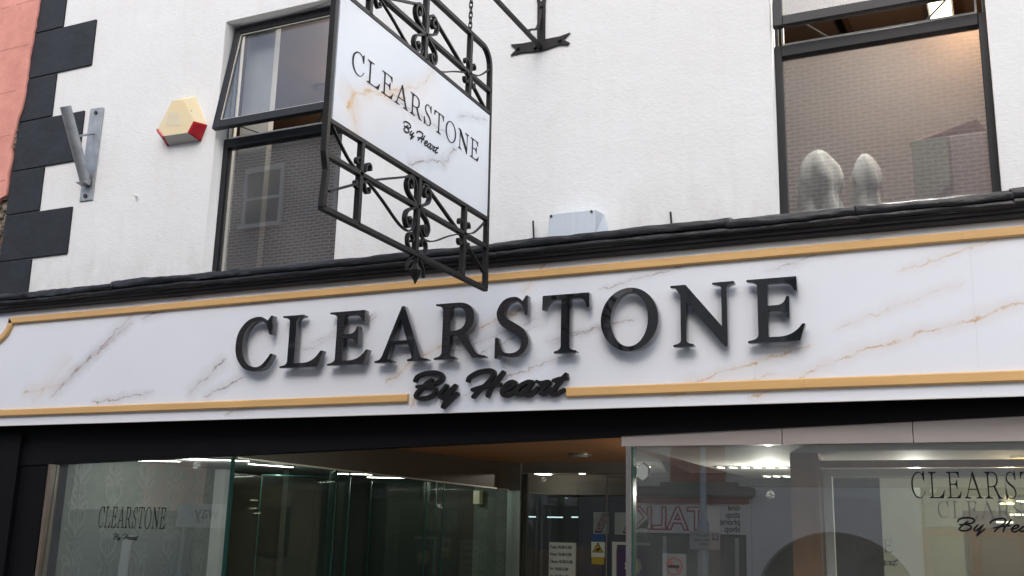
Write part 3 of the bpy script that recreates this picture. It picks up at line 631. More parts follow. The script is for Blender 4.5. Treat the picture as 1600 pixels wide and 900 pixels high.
# display interiors
box('display_ceiling', (-6.9, -5.02, .11, 1.93, 2.15, 2.20), 'ceil', B); quad([(-6.9, 1.93, 2.15), (-4.72, 1.93, 2.15), (-4.45, 3.5, 2.15), (-6.9, 3.5, 2.15)], .05, (0, 0, -1)).build('display_ceiling', 'ceil', B)
quad([(-5.02, .11, 2.15), (-5.0, .11, 2.15), (-4.72, 1.93, 2.15), (-5.02, 1.93, 2.15)], .05, (0, 0, -1)).build('display_ceiling', 'ceil', B)
box('display_wall', (-6.86, -6.80, .11, 1.94, .12, 2.15), 'wallpaper', B)
box('corner_post', (-6.83, -6.68, 1.94, 2.02, .12, 2.149), 'whitewall', B)
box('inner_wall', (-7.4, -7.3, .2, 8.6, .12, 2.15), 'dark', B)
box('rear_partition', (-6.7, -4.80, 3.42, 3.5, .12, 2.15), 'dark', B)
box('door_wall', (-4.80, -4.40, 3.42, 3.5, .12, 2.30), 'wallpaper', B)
# damask motifs
def damask(cx, cz, s, U, O, Nn):
    st = [([(0, -.5), (.05, -.3), (0, -.1), (.02, .1), (0, .42)], [.02, .04, .05, .04, .012]),
          ([(0, -.35), (.14, -.28), (.24, -.12), (.2, .04), (.1, .02), (.12, -.08)], [.02, .035, .04, .032, .025, .012]),
          ([(0, -.05), (.1, .1), (.22, .2), (.3, .12), (.24, .06)], [.02, .035, .04, .028, .012]),
          ([(0, .15), (.08, .26), (.2, .36), (.14, .44), (.08, .38)], [.015, .03, .032, .022, .01]),
          ([(.05, -.5), (.16, -.46), (.26, -.34), (.34, -.38)], [.012, .028, .025, .01]), ([(0, .42), (0, .5)], [.03, .012])]
    def f(X, Y):
        d = None
        for p, r in st:
            for sgn in (1, -1):
                e = sd_stroke(X, Y, [(a*sgn, b_) for a, b_ in p], r); d = e if d is None else np.minimum(d, e)
        return np.maximum(d, -(sd_stroke(X, Y, [(0, -.3), (0, .25)], [.012, .008])))
    return f
DM = outline(damask(0, 0, 1, 0, 0, 0), (-.45, .45, -.6, .6), .012)
mes = []
for iy in range(5):
    for iz in range(5):
        mes.append(shape(sc(DM, .34, .40, .34+iy*.36, .45+iz*.42+(.21 if iy % 2 else 0)), .002, ((-6.797, 0, 0), (0, 1, 0), (0, 0, 1), (1, 0, 0))))
for ix in range(2):
    for iz in range(5): mes.append(shape(sc(DM, .19, .30, -4.70+ix*.2, .42+iz*.34+(.17 if ix else 0)), .002, facing(0, 3.417, 0)))
link('wallpaper_pattern', join(mes), 'damask', B)
# slotted lights in the display ceilings (each a thing)
def slot_light(x, y, ang, n, label, z=2.15, L=.42, mat='lens'):
    o = empty('slot_light', (x, y, z), label, 'ceiling light', 'louvred ceiling lights in the shop windows')
    ca, sa = math.cos(ang), math.sin(ang)
    MB().bar((x-ca*L/2, y-sa*L/2, z-.004), (x+ca*L/2, y+sa*L/2, z-.004), .12, .008).build('housing', 'alum', o)
    m_ = MB()
    for i in range(n):
        t = (i+.5)/n-.5; cx, cy_ = x+ca*L*t, y+sa*L*t
        m_.bar((cx-.018, cy_-.03, z-.010), (cx+.018, cy_+.03, z-.010), .012, .004)
    m_.build('louvre_glow', mat, o)
slot_light(-6.45, .78, R(15), 8, 'louvred ceiling light nearest the corner of the left window')
slot_light(-5.72, .74, R(40), 8, 'louvred ceiling light in the middle of the left window')
slot_light(-5.72, 1.38, R(70), 8, 'louvred ceiling light behind the glass corner of the left window')
slot_light(-5.58, 2.55, R(20), 8, 'louvred ceiling light above the side glass of the left window')
slot_light(-5.60, 3.1, R(20), 8, 'louvred ceiling light deepest in the left window')
# glass display panes inside the left window
def pane_thing(pts, label):
    o = empty('glass_display_pane', (pts[0][0], pts[0][1], .3), label, 'glass pane', 'tall glass display panes in the left window')
    (x0, y0), (x1, y1) = pts[0], pts[1]; d = Vector((x1-x0, y1-y0, 0)).normalized(); nn = Vector((d.y, -d.x, 0))
    quad([(x0, y0, .3), (x1, y1, .3), (x1, y1, 2.07), (x0, y0, 2.07)], .008, nn).build('sheet', 'glassin', o)
    MB().bar((x0, y0, .3), (x0, y0, 2.07), .010).bar((x1, y1, .3), (x1, y1, 2.07), .010).bar((x0, y0, 2.072), (x1, y1, 2.072), .010).each('polished_edge', 'glassedge', o)
pane_thing([(-5.02, 1.25), (-4.80, 1.02)], 'green edged glass pane just behind the side glass')
pane_thing([(-5.35, 2.4), (-4.74, 2.55)], 'green edged glass pane further back near the wallpaper')
pane_thing([(-5.9, 1.5), (-5.25, 1.9)], 'green edged glass pane left of the others in the dark display')
MB().bar((-6.0, 2.0, .3), (-6.0, 2.0, 2.14), .06).bar((-5.1, 3.0, .3), (-5.1, 3.0, 2.14), .05).each('display_post', 'dark', B)
sd_ = empty('wall_sounder', (-4.735, 3.36, 1.92), 'small pale yellow box high on the patterned wall by the entrance door', 'wall box')
box('case', (-4.775, -4.70, 3.34, 3.417, 1.90, 2.035), 'cream', sd_, bevel=.008); box('grille', (-4.785, -4.776, 3.36, 3.41, 1.91, 2.03), 'dark', sd_)
# entrance doors
dr = MB().box(-4.40, -4.26, 3.33, 3.43, .12, 2.30).build('door_frame', 'alum', B, bevel=.004)
MB().box(-4.26, -2.3, 3.34, 3.42, 2.20, 2.24).box(-4.26, -2.3, 3.35, 3.41, 2.24, 2.30).build('transom', 'alum', dr)
dd = MB().box(-4.25, -4.20, 3.36, 3.40, .14, 2.195).build('glass_door', 'dark', B)
quad([(-4.20, 3.375, .14), (-3.405, 3.375, .14), (-3.405, 3.375, 2.19), (-4.20, 3.375, 2.19)], .01, (0, -1, 0)).build('pane', 'glass', dd)
MB().box(-3.405, -3.393, 3.37, 3.39, .14, 2.19).build('door_edge', 'alum', dd)
dd2 = MB().box(-3.40, -3.10, 3.355, 3.40, 2.155, 2.195).build('glass_door', 'alum', B)
quad([(-3.385, 3.375, .14), (-2.45, 3.375, .14), (-2.45, 3.375, 2.15), (-3.385, 3.375, 2.15)], .01, (0, -1, 0)).build('pane', 'glass', dd2)
# deep shop behind door
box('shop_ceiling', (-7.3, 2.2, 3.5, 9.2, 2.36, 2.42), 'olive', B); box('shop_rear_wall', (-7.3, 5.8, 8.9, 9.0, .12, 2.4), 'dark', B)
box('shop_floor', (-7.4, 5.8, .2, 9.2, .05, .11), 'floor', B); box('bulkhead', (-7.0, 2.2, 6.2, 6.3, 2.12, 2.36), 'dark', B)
MB().box(-4.0, -3.62, 5.6, 5.7, .12, 2.0).box(-3.0, -2.75, 5.0, 5.1, .12, 1.95).each('wood_panel', 'brownpanel', B)
def ceil_disc(x, y, r, label, z=2.36):
    o = empty('ceiling_spot', (x, y, z), label, 'ceiling light'); disc(x, y, z-.02, z, r).build('rim', 'whitemetal', o); disc(x, y, z-.026, z-.021, r*.8).build('lens', 'lens', o)
ceil_disc(-6.0, 7.6, .18, 'larger round ceiling light seen through the entrance door glass') if False else None
ceil_disc(-5.05, 5.72, .12, 'larger lit round ceiling light beyond the left entrance door')
ceil_disc(-4.52, 5.62, .045, 'tiny lit ceiling spot beyond the entrance doors')
def tube_reflection(x0, x1, y, z, label):  # glowing strips drawn as reflections of tube lights, not fittings
    tag(box('strip_light_and_reflection', (x0, x1, y, y+.02, z, z+.014), 'tubereflect'), label, 'strip light', 'cool glowing strips drawn as tube light reflections')
tube_reflection(-5.55, -5.34, 6.15, 1.84, 'cool glowing strip drawn as a tube light reflection at the far left of the door glass')
tube_reflection(-5.18, -4.98, 6.15, 1.84, 'cool glowing strip drawn as a tube light reflection in the middle of the door glass')
tube_reflection(-4.86, -4.78, 6.15, 1.845, 'shortest cool glowing strip drawn as a tube light reflection')
MB().box(-5.75, -5.0, 6.5, 6.6, .8, 1.45).box(-4.95, -4.6, 6.5, 6.6, .8, 1.5).each('back_counter', 'brownpanel', B)
# posters on the doors
def poster(x0, x1, z0, z1, y, mat, name, label, cat='poster'):
    o = empty(name, ((x0+x1)/2, y, z0), label, cat); box('sheet', (x0, x1, y-.003, y, z0, z1), mat, o); return o
ph = poster(-3.966, -3.70, 1.02, 1.56, 3.366, 'paper', 'opening_hours_sheet', 'white opening hours sheet on the left entrance door', 'notice')
hrs = ['Tues 10.00-5.00', 'Wed 10.00-5.00', 'Thurs 10.00-5.00', 'Fri 10.00-5.00', 'Sat 10.00-5.00']
mes = []
for i, s in enumerate(hrs): mes.append(textmesh(s, .040, facing(-3.955, 3.363, 1.505-i*.066), .001, narrow=.82, bold=.0006))
link('print', join(mes), 'ink', ph)
pw = poster(-3.545, -3.415, 1.44, 1.575, 3.366, 'paper', 'camera_warning_sign', 'small sign with a yellow warning triangle on the door', 'sign')
link('triangle', shape([[(-3.535, 1.48), (-3.425, 1.48), (-3.48, 1.572)]], .002, facing(0, 3.362, 0)), 'ink', pw)
link('triangle_fill', shape([[(-3.524, 1.486), (-3.436, 1.486), (-3.48, 1.558)]], .002, facing(0, 3.359, 0)), 'yellow', pw)
link('camera_symbol', shape([[(-3.50, 1.505), (-3.46, 1.522), (-3.455, 1.508), (-3.495, 1.492)], [(-3.486, 1.490), (-3.478, 1.494), (-3.47, 1.488), (-3.48, 1.487)]], .002, facing(0, 3.356, 0)), 'ink', pw)
box('yellow_band', (-3.54, -3.42, 3.361, 3.365, 1.375, 1.44), 'yellow', pw)
poster(-3.545, -3.415, 1.585, 1.64, 3.366, 'blue', 'blue_sticker', 'small dark blue sticker above the yellow warning sign', 'sticker')
pp = poster(-3.30, -3.02, 1.24, 1.515, 3.366, 'purple', 'certificate_poster', 'purple framed certificate with a gold rosette by the entrance', 'poster')
link('rosette', disc(0, 0, 0, .002, .075, 20).mesh(), 'cream', pp) if False else None
ros = [(-3.14+(.085 if i % 2 else .07)*math.cos(i*math.pi/12), 1.37+(.085 if i % 2 else .07)*math.sin(i*math.pi/12)) for i in range(24)]
link('rosette', shape([ros], .002, facing(0, 3.361, 0)), 'cream', pp)
MB().box(-3.34, -3.30, 3.355, 3.37, 1.2, 1.555).box(-3.34, -2.98, 3.355, 3.37, 1.555, 1.58).build('border', 'grey', pp)
for (xa, xb, lab, dx) in ((-3.555, -3.405, 'white sheet drawn as the reflected floral phone case picture, left one behind the door glass', .085), (-3.345, -3.02, 'white sheet drawn as the reflected floral phone case picture, right one behind the door glass', .15)):
    p = poster(xa, xb, 1.645, 1.845, 3.44, 'paper', 'phone_case_reflection', lab)  # sheet drawn where the door glass reflects the sign opposite
    cx = xa+dx
    def ph_(s, dx_=0): return [[(cx+dx_+a*s*.030+b_*s*.034, 1.745+b_*s*.078) for a, b_ in [(-1, -.9), (-.8, -1), (.8, -1), (1, -.9), (1, .9), (.8, 1), (-.8, 1), (-1, .9)]]]
    link('phone_case', shape(ph_(1.12), .002, facing(0, 3.434, 0)), 'ink', p); link('phone_back', shape(ph_(.95), .002, facing(0, 3.431, 0)), 'pink', p)
    m_ = []
    rr = random.Random(4)
    for i in range(9):
        t = rr.uniform(-.8, .8); s_ = rr.uniform(-.7, .7); px_, pz = cx+s_*.026+t*.032, 1.745+t*.07; m_.append(shape([[(px_+.008*math.cos(q)*(1+.4*math.sin(5*q)), pz+.008*math.sin(q)*(1+.4*math.sin(5*q))) for q in [k*.3 for k in range(21)]]], .001, facing(0, 3.428, 0)))
    link('floral_print', join(m_[:5]), 'blue', p); link('floral_print', join(m_[5:]), 'paper', p)
# right window interior
box('display_ceiling', (-2.10, 3.2, .11, 3.5, 2.16, 2.21), 'ceil', B)
box('inner_wall', (-1.0, 3.2, 3.5, 3.58, .12, 2.16), 'interior', B)
box('side_wall', (3.2, 3.3, .1, 9, .1, 3.2), 'dark', B)
box('wood_column', (-1.25, -1.075, .82, 1.02, .12, 2.159), 'oak', B, bevel=.003)
MB().box(-1.075, .45, .93, .99, 2.075, 2.12).build('wood_rail', 'oak', B)
# white framed inner glass door
wf = MB().box(-1.07, -1.015, .93, .98, .12, 2.07).box(-1.015, .45, .93, .98, 2.02, 2.07).box(.40, .45, .93, .98, .12, 2.02).build('inner_door', 'whitewall', B, bevel=.003)
box('pane', (-1.015, .40, .95, .957, .12, 2.02), 'glassin', wf)
vin = join([textmesh('Welcome to', .075, facing(-.98, .948, 1.675), .001, narrow=.95), shape(sc(GL['S'], .055, .078, -.93+.0), .001, facing(0, .946, 1.565))]) if False else None
fa = facing(-1.40, .946, 1.56)
mes = [shape(sc(GL[ch], CAP*.178, .075, (o-OFF[0])*.178), .001, facing(-1.39+.02, .946, 1.565)) for ch, o in zip(WORD, OFF) if o > -2.9]
mes += [textmesh('to', .075, facing(-.80, .946, 1.685), .001)]
mes += [shape(sc(SL['Heart'], .30, None, -.97, 1.49), .001, facing(0, .946, 0))]
link('door_lettering_and_reflection', join(mes), 'ink', wf)
link('door_lettering_and_reflection', shop_name(facing(-.408, .945, 1.775), .80, .10, .001, .0001, 0, 0), 'inkreflect', wf)  # window name repeated in faint grey as its painted reflection
ltr = shop_name(((-.478, 0, 1.853), (1, 0, 0), (0, math.sin(GT), math.cos(GT)), (0, -1, 0)), .88, .136, .001, .40, .215, -.165)
ltr.transform(Matrix.Translation((0, gp(0, 1.853)[1]-.003, 0))); link('window_lettering', ltr, 'ink', sw2)
ltl = shop_name(((-6.224, 0, 1.592), (1, 0, 0), (0, math.sin(GT), math.cos(GT)), (0, -1, 0)), .655, .152, .001, .225, .172, -.082)
ltl.transform(Matrix.Translation((0, gp(0, 1.592)[1]-.003, 0))); link('window_lettering', ltl, 'ink', sw1)
# no smoking notice
ns = empty('no_smoking_notice', (-1.776, .05, 1.36), 'small pale no smoking notice with a red ring on the right shop window', 'notice')
yy = gp(0, 1.45)[1]+.014
box('sheet', (-1.845, -1.705, yy, yy+.002, 1.38, 1.53), 'greydim', ns)
def ring(cx, cz, r0, r1, n=32): return [[(cx+r*math.cos(6.2832*i/n), cz+r*math.sin(6.2832*i/n)) for i in range(n)] for r in (r1, r0)]
link('red_ring', shape(ring(-1.775, 1.46, .040, .050), .001, facing(0, yy-.001, 0)), 'redpaint', ns)
MB().bar((-1.808, yy-.003, 1.492), (-1.742, yy-.003, 1.428), .002, .010, (0, 0, 1)).build('red_bar', 'redpaint', ns); MB().box(-1.81, -1.745, yy-.006, yy-.005, 1.452, 1.466).build('cigarette', 'ink', ns)
# window sensor
se = empty('glass_sensor', (-1.97, .05, 1.95), 'small white hexagonal sensor stuck inside the right shop window corner', 'sensor')
hx = [(-1.97+.036*math.cos(R(30+60*i)), 1.993+.050*math.sin(R(30+60*i))) for i in range(6)]
link('case', shape([hx], .02, facing(0, .045, 0)), 'whitewall', se); link('back_plate', shape([[((x+1.97)*1.2-1.97, (z-1.993)*1.18+1.993) for x, z in hx]], .01, facing(0, .066, 0)), 'ink', se)
# lights in right window
slot_light(-1.75, 2.0, R(5), 6, 'row of ceiling glints over the right window, nearer the street', 2.16, .55)
slot_light(-2.35, 2.1, R(0), 4, 'row of ceiling glints beside the entrance glass', 2.16, .3) if False else None
slot_light(-1.7, 3.1, R(5), 5, 'row of ceiling glints over the right window, further in', 2.16, .4)
sp = empty('spotlight', (-.02, 2.6, 1.98), 'warm lit spotlight hanging inside behind the window lettering', 'spotlight')
disc(-.03, 2.6, 1.93, 1.98, .06).build('shade', 'dark', sp); disc(-.03, 2.6, 1.922, 1.929, .05).build('lens', 'lamp_warm', sp); MB().bar((-.03, 2.6, 1.98), (-.03, 2.6, 2.16), .012).build('stem', 'dark', sp)
hl = empty('heater_lamp', (.09, 1.4, 2.08), 'orange glowing louvred lamp at the right edge under the header', 'lamp')
m_ = MB(); [m_.box(.03, .18, 1.4, 1.42, 2.105+k*.014, 2.112+k*.014) for k in range(4)]; m_.each('glowing_bar', 'lamp_warm', hl); box('housing', (.01, .20, 1.43, 1.46, 2.10, 2.159), 'oak', hl)
for i, (xa, xb, z) in enumerate(((-.02, .12, 1.96), (-.02, .12, 1.86), (-.12, .0, 1.80))):
    tag(box('strip_light_and_reflection', (xa, xb, 3.2, 3.22, z, z+.012), 'lampsoft'), ['top warm strip light behind the window name lettering', 'middle warm strip light behind the window name lettering', 'lowest warm strip light behind the window name lettering'][i], 'strip light')
tag(box('spot_glow_panel', (-.35, .35, 3.44, 3.47, 1.3, 1.9), 'warmwall'), 'pale warm board on the wall behind the lettering of the right window', 'board')
for (x, y, z, e, c, k_) in ((-6.0, .75, 2.10, 1.2, (.95, 1, .96), 1.9), (-5.75, 1.5, 2.10, .6, (.95, 1, .96), .4), (-5.0, 2.9, 2.10, .5, (.95, 1, .96), .7), (-1.6, 1.9, 1.95, 4, (1, .95, .86), 1.1), (0.0, 2.5, 1.85, 5, (1, .78, .5), .8), (-5.05, 5.7, 2.28, 3.0, (1, .9, .75), .7), (-3.4, 4.2, 2.28, 2.0, (1, .88, .75), 1.1), (-.6, 2.0, 1.98, 3, (1, .93, .83), 1.4)):
    l = bpy.data.lights.new('shop_lamp', 'POINT'); l.energy = e; l.color = c; l.shadow_soft_size = .03; l.energy = e*4*k_; lo = bpy.data.objects.new('shop_lamp', l); col.objects.link(lo); lo.location = (x, y, z)

# ================================================================== FASCIA SIGN
F = empty('fascia_sign', (-3, -.15, 2.36), 'long white marble effect fascia sign with raised black lettering above the shopfront', 'shop sign')
fb = MB()
for a, b_ in ((-7.72, -5.9105), (-5.910, -3.5705), (-3.570, -1.2505), (-1.250, -.1005), (-.100, 3.2)): fb.box(a, b_, -.15, -.13, 2.362, 3.29)
fb.each('board', 'marble', F)
MB().box(-7.72, 3.2, -.129, -.02, 2.366, 3.29).build('backing', 'blackboard', F)
MB().box(-7.72, 3.2, -.154, -.129, 2.352, 2.361).build('drip_edge', 'whitewall', F)
def strip(pts, wd, name, par):  # moulding following pts in x,z; chamfered
    k = len(pts); vs = []; fs = []
    for i, (x, z) in enumerate(pts):
        a = pts[max(i-1, 0)]; b_ = pts[min(i+1, k-1)]; dx, dz = b_[0]-a[0], b_[1]-a[1]; l = math.hypot(dx, dz); nx, nz = -dz/l, dx/l
        for (o, y) in ((0, -.150), (0, -.168), (.007, -.176), (wd-.007, -.176), (wd, -.168), (wd, -.150)): vs.append((x-nx*o, y, z-nz*o))
    for i in range(k-1):
        for j in range(5): fs.append((i*6+j, i*6+j+1, (i+1)*6+j+1, (i+1)*6+j))
    fs += [tuple(range(6)), tuple((k-1)*6+j for j in range(5, -1, -1))]
    return MB().add(vs, fs).build(name, 'gold', par)
arc = [(-7.20-.0+.0, 3.232)]
# concave corner at the left then the long top rail
cr = [(-7.42+.17*math.cos(R(a)), 3.25+.0-.17*math.sin(R(-a))*-1 if False else 3.23-.17*math.sin(R(a))) for a in range(90, 9, -10)]
strip([(-7.60, 3.06)]+cr+[(-7.245, 3.225)]+[(-1.25, 3.232)], .052, 'gold_trim', F)
strip([(-1.249, 3.232), (-.13, 3.232)], .052, 'gold_trim', F); strip([(-.129, 3.232), (3.0, 3.232)], .052, 'gold_trim', F)
strip([(-7.72, 2.479), (-3.476, 2.481)], .055, 'gold_trim', F)
strip([(-2.374, 2.482), (-.98, 2.482)], .058, 'gold_trim', F); strip([(-.979, 2.482), (3.0, 2.482)], .058, 'gold_trim', F)
for ch, o in zip(WORD, OFF):
    me = shape(sc(GB[ch], CAP*1.003), .050, facing(o*1.0031, -.222, 2.683))
    L_ = link('letter', me, 'letter', F); addbevel(L_, .0035, 2)
    # stand-off pins
    pm = MB(); pts = {'C': ((.085, .5), (.5, .0)), 'L': ((.24, .8), (.24, .2)), 'E': ((.24, .8), (.24, .2)), 'A': ((.2, .2), (.85, .2)), 'R': ((.23, .8), (.23, .2)), 'S': ((.33, .49), (.33, .5)), 'T': ((.42, .8), (.42, .2)), 'O': ((.08, .5), (.9, .5)), 'N': ((.2, .3), (.86, .5))}[ch]
    for (u_, v_) in pts: pm.tube([(o*1.0031+u_*CAP, -.174, 2.683+v_*CAP), (o*1.0031+u_*CAP, -.149, 2.683+v_*CAP)], .006, 8)
    pm.each('stand_off_pin', 'alum', L_)
for q in ('By', 'Heart'):
    L_ = link('script_word', shape(SB[q], .034, facing(-3.43, -.190, 2.443)), 'script', F); addbevel(L_, .002, 1)

# ================================================================== PROJECTING SIGN
XS = -2.66
S = empty('hanging_sign', (XS, -1.54, 2.86), 'white marble effect sign panel hung in a scrolled black wrought iron frame', 'sign')
MB().box(XS-.013, XS+.012, -2.335, -.757, 3.415, 4.040).build('panel', 'marblesign', S)
fr_lt = ((XS+.0145, -2.217, 3.703), (0, 1, 0), (0, 0, 1), (1, 0, 0))
link('lettering', shop_name(fr_lt, 1.325, .116, .0015, .345, .485, -.118), 'ink', S)
f = MB(); t_ = .028
def rail(pts, w_=t_, d_=t_): 
    for a, b_ in zip(pts, pts[1:]): f.bar((XS, *a), (XS, *b_), d_, w_, (0, 0, 1))
def frame_path(pts, th=.026, wd=.03): f.ribbon(pts, th, wd, XS)
frame_path([(-2.352, 2.99), (-2.338, 3.17), (-2.362, 3.25), (-2.362, 4.34)] + [(-2.362+.10-.10*math.cos(R(a)), 4.34+.11*math.sin(R(a))) for a in range(10, 91, 16)] + [(-.862, 4.455)] + [(-.862+.10*math.sin(R(a)), 4.345+.11*math.cos(R(a))) for a in range(10, 91, 16)] + [(-.757, 4.20), (-.742, 3.40), (-.732, 2.985)])
frame_path([(-2.36, 2.992), (-.722, 2.985)])
for z in (3.402, 4.054): frame_path([(-2.35, z), (-.752, z)], .024)
for z in (3.240, 4.203): frame_path([(-2.35, z), (-.752, z-.004)], .024)
for y in (-2.075, -1.535, -1.02): f.bar((XS, y, 2.99), (XS, y, 3.40), .028, .03); f.bar((XS, y-.005, 4.05), (XS, y-.005, 4.455), .028, .03)
frb = f.cut[5:]; keep = MB(); cs = f.cut+[(len(f.v), len(f.f))]
for k_, nm in enumerate(['outer_frame', 'bottom_rail', 'panel_rail', 'panel_rail', 'middle_rail', 'middle_rail']+['post']*6):
    (a, f0), (b_, f1) = cs[k_], cs[k_+1]; q_ = MB(); q_.add(f.v[a:b_], [tuple(i-a for i in ff) for ff in f.f[f0:f1]]); q_.build(nm, 'iron', S, bevel=.003)
def spiral(cy_, cz, r0, a0, turns, sgn, tail=None, n=22):
    pts = []
    for i in range(n+1):
        t = i/n; a = a0+sgn*turns*2*math.pi*t; r = r0*(1-.72*t); pts.append((cy_+r*math.cos(a), cz+r*math.sin(a)))
    return (list(reversed(pts))+tail) if tail else pts
sc_ = MB()
def arcs(pts, th=.010, wd=.022): sc_.ribbon([tuple(p) for p in catmull(pts, 5)], th, wd, XS)
def scrolls(zc, top, bot):
    yc = -1.535
    for sy in (1, -1):
        def Y(v): return yc+sy*v
        # C scrolls: above and below the mid rail
        for sz in (1, -1):
            Z = lambda v: zc+sz*v
            arcs([(Y(.026), Z(.012)), (Y(.062), Z(.028)), (Y(.105), Z(.055)), (Y(.118), Z(.095)), (Y(.095), Z(.130)), (Y(.066), Z(.118)), (Y(.062), Z(.088)), (Y(.082), Z(.080)), (Y(.088), Z(.096))], .013, .026)
        # diagonals crossing at the side posts
        arcs([(Y(.018), zc+.02), (Y(.020), zc+.09), (Y(.045), zc+.135), (Y(.085), zc+.142), (Y(.13), zc+.12), (Y(.3), zc+.055), (Y(.46), zc-.008), (Y(.60), zc-.075), (Y(.775), zc-.160)], .011, .020)
        arcs([(Y(.018), zc-.02), (Y(.022), zc-.10), (Y(.06), zc-.145), (Y(.12), zc-.150), (Y(.20), zc-.128), (Y(.35), zc-.06), (Y(.50), zc-.005), (Y(.64), zc+.04), (Y(.79), zc+.155)], .007, .016)
        for (a, b_) in ((1, 1), (1, -1), (-1, 1), (-1, -1)):
            cy_ = Y(.515)+a*.0; arcs([(cy_+a*.014, zc+b_*.022), (cy_+a*.020, zc+b_*.050), (cy_+a*.038, zc+b_*.072), (cy_+a*.058, zc+b_*.066), (cy_+a*.060, zc+b_*.048), (cy_+a*.050, zc+b_*.046)], .010, .022)
scrolls(3.24, 3.4, 2.99); scrolls(4.205, 4.455, 4.05)
for sy in (1, -1):
    Y = lambda v: -1.525+sy*v
    arcs([(Y(.016), 3.00), (Y(.05), 2.995), (Y(.088), 3.02), (Y(.092), 3.065), (Y(.062), 3.085), (Y(.040), 3.060), (Y(.052), 3.045)], .011, .022)
    arcs([(Y(.016), 2.985), (Y(.05), 2.96), (Y(.08), 2.92), (Y(.085), 2.885)], .008, .018)
sc_.each('scroll', 'iron', S)
fn_ = MB(); fn_.tube([(XS, -1.52, 2.98), (XS, -1.52, 2.94), (XS, -1.52, 2.925), (XS, -1.52, 2.905), (XS, -1.52, 2.89), (XS, -1.52, 2.86), (XS, -1.52, 2.835)], [.014, .011, .02, .036, .030, .014, .002], 8)
fn_.build('finial', 'iron', S)
# arm and wall plates
A = empty('wall_bracket', (XS, 0, 4.85), 'black iron arm with fishtail wall plates holding the hanging sign', 'bracket')
MB().bar((XS, .0, 4.832), (XS, -2.45, 4.84), .026, .026).build('arm', 'iron', A, bevel=.003)
fish_h = [(-2.885, 4.815), (-2.872, 4.845), (-2.855, 4.850), (-2.88, 4.888), (-2.87, 4.893), (-2.46, 4.890), (-2.452, 4.884), (-2.485, 4.858), (-2.452, 4.822), (-2.462, 4.812), (-2.66, 4.802), (-2.80, 4.812)]
link('wall_plate', shape([[(-2.886, 4.812), (-2.84, 4.848), (-2.886, 4.892), (-2.80, 4.884), (-2.52, 4.884), (-2.448, 4.897), (-2.495, 4.856), (-2.450, 4.826), (-2.462, 4.812), (-2.52, 4.824), (-2.66, 4.802), (-2.80, 4.818)]], .012, facing(0, -.014, 0)), 'iron', A)
link('wall_plate', shape([[(-2.686, 4.87), (-2.630, 4.87), (-2.632, 5.16), (-2.618, 5.235), (-2.662, 5.17), (-2.704, 5.235), (-2.690, 5.16)]], .012, facing(0, -.015, 0)), 'iron', A)
MB().ribbon([tuple(p) for p in catmull([(-.015, 5.12), (-.03, 5.03), (-.075, 4.94), (-.14, 4.90), (-.20, 4.87), (-.21, 4.845)], 5)], .012, .022, XS).build('curved_brace', 'iron', A)
bm_ = MB()
for (x, z) in ((-2.83, 4.852), (-2.70, 4.835), (-2.52, 4.856), (-2.66, 5.13)): bm_.tube([(x, -.012, z), (x, -.032, z)], .013, 6)
bm_.each('bolt', 'iron', A)
def chain(y, label):
    m_ = MB(); z = 4.47; i = 0
    while z < 4.82:
        pts = []
        for k in range(14):
            a = 6.2832*k/14; u_ = .010*math.cos(a); v_ = .014*math.sin(a)+(.008 if math.sin(a) > 0 else -.008)
            pts.append((XS+(u_ if i % 2 else 0), y+(0 if i % 2 else u_), z+v_))
        m_.tube(pts, .0042, 6, closed=True); z += .033; i += 1
    tag(m_.build('hanging_chain', 'iron', smooth=True), label, 'chain', 'chains holding the hanging sign')
chain(-1.03, 'black link chain nearer the wall, from the iron arm down to the hanging sign')
chain(-2.08, 'black link chain nearer the street end of the hanging sign')

# ================================================================== WALL FITTINGS
al = empty('alarm_box', (-5.78, -.05, 4.57), 'yellowed cream burglar alarm box with red corner lenses on the white wall', 'alarm box')
bk = [(-5.80, 4.990), (-5.673, 4.968), (-5.534, 4.702), (-5.583, 4.572), (-5.905, 4.585), (-6.03, 4.715), (-5.93, 4.975)]
ft = [(-5.819, 4.915), (-5.705, 4.902), (-5.574, 4.697), (-5.621, 4.612), (-5.875, 4.619), (-5.94, 4.688)]
bk = [(-5.80, 4.975), (-5.673, 4.963), (-5.534, 4.702), (-5.583, 4.572), (-5.905, 4.580), (-5.975, 4.695)]
vs_a = [(x, -.10, z) for x, z in ft]+[(x, 0, z) for x, z in bk]
fm = [0, 0, 2, 1, 2, 0]   # per side: top, right, right lens, bottom, left lens, left
MB().add(vs_a, [tuple(range(6))]+[(i, i+6, (i+1) % 6+6, (i+1) % 6) for i in (0, 1, 5)]).build('cover', 'cream', al)
MB().add(vs_a, [(3, 9, 10, 4)]).build('underside', 'creamdark', al)
def lens(i0, i1):
    a, b_, c, d = [Vector(vs_a[k]) for k in (i0, i0+6, i1+6, i1)]; cen = (a+b_+c+d)/4; out = (a-b_).cross(d-a); 
    cc = Vector((-5.77, -.05, 4.75)); out.normalize(); out = out if out.dot(cen-cc) > 0 else -out
    ring_ = [a+(a-cen)*.06, b_+(b_-cen)*.04, c+(c-cen)*.04, d+(d-cen)*.06]; inn = [cen+(p-cen)*.78+out*.018 for p in ring_]
    MB().add([p-out*.004 for p in ring_]+[p+out*.010 for p in ring_]+inn, [(0, 1, 5, 4), (1, 2, 6, 5), (2, 3, 7, 6), (3, 0, 4, 7), (4, 5, 9, 8), (5, 6, 10, 9), (6, 7, 11, 10), (7, 4, 8, 11), (8, 9, 10, 11), (3, 2, 1, 0)]).build('red_lens', 'red', al)
lens(2, 3); lens(4, 5)
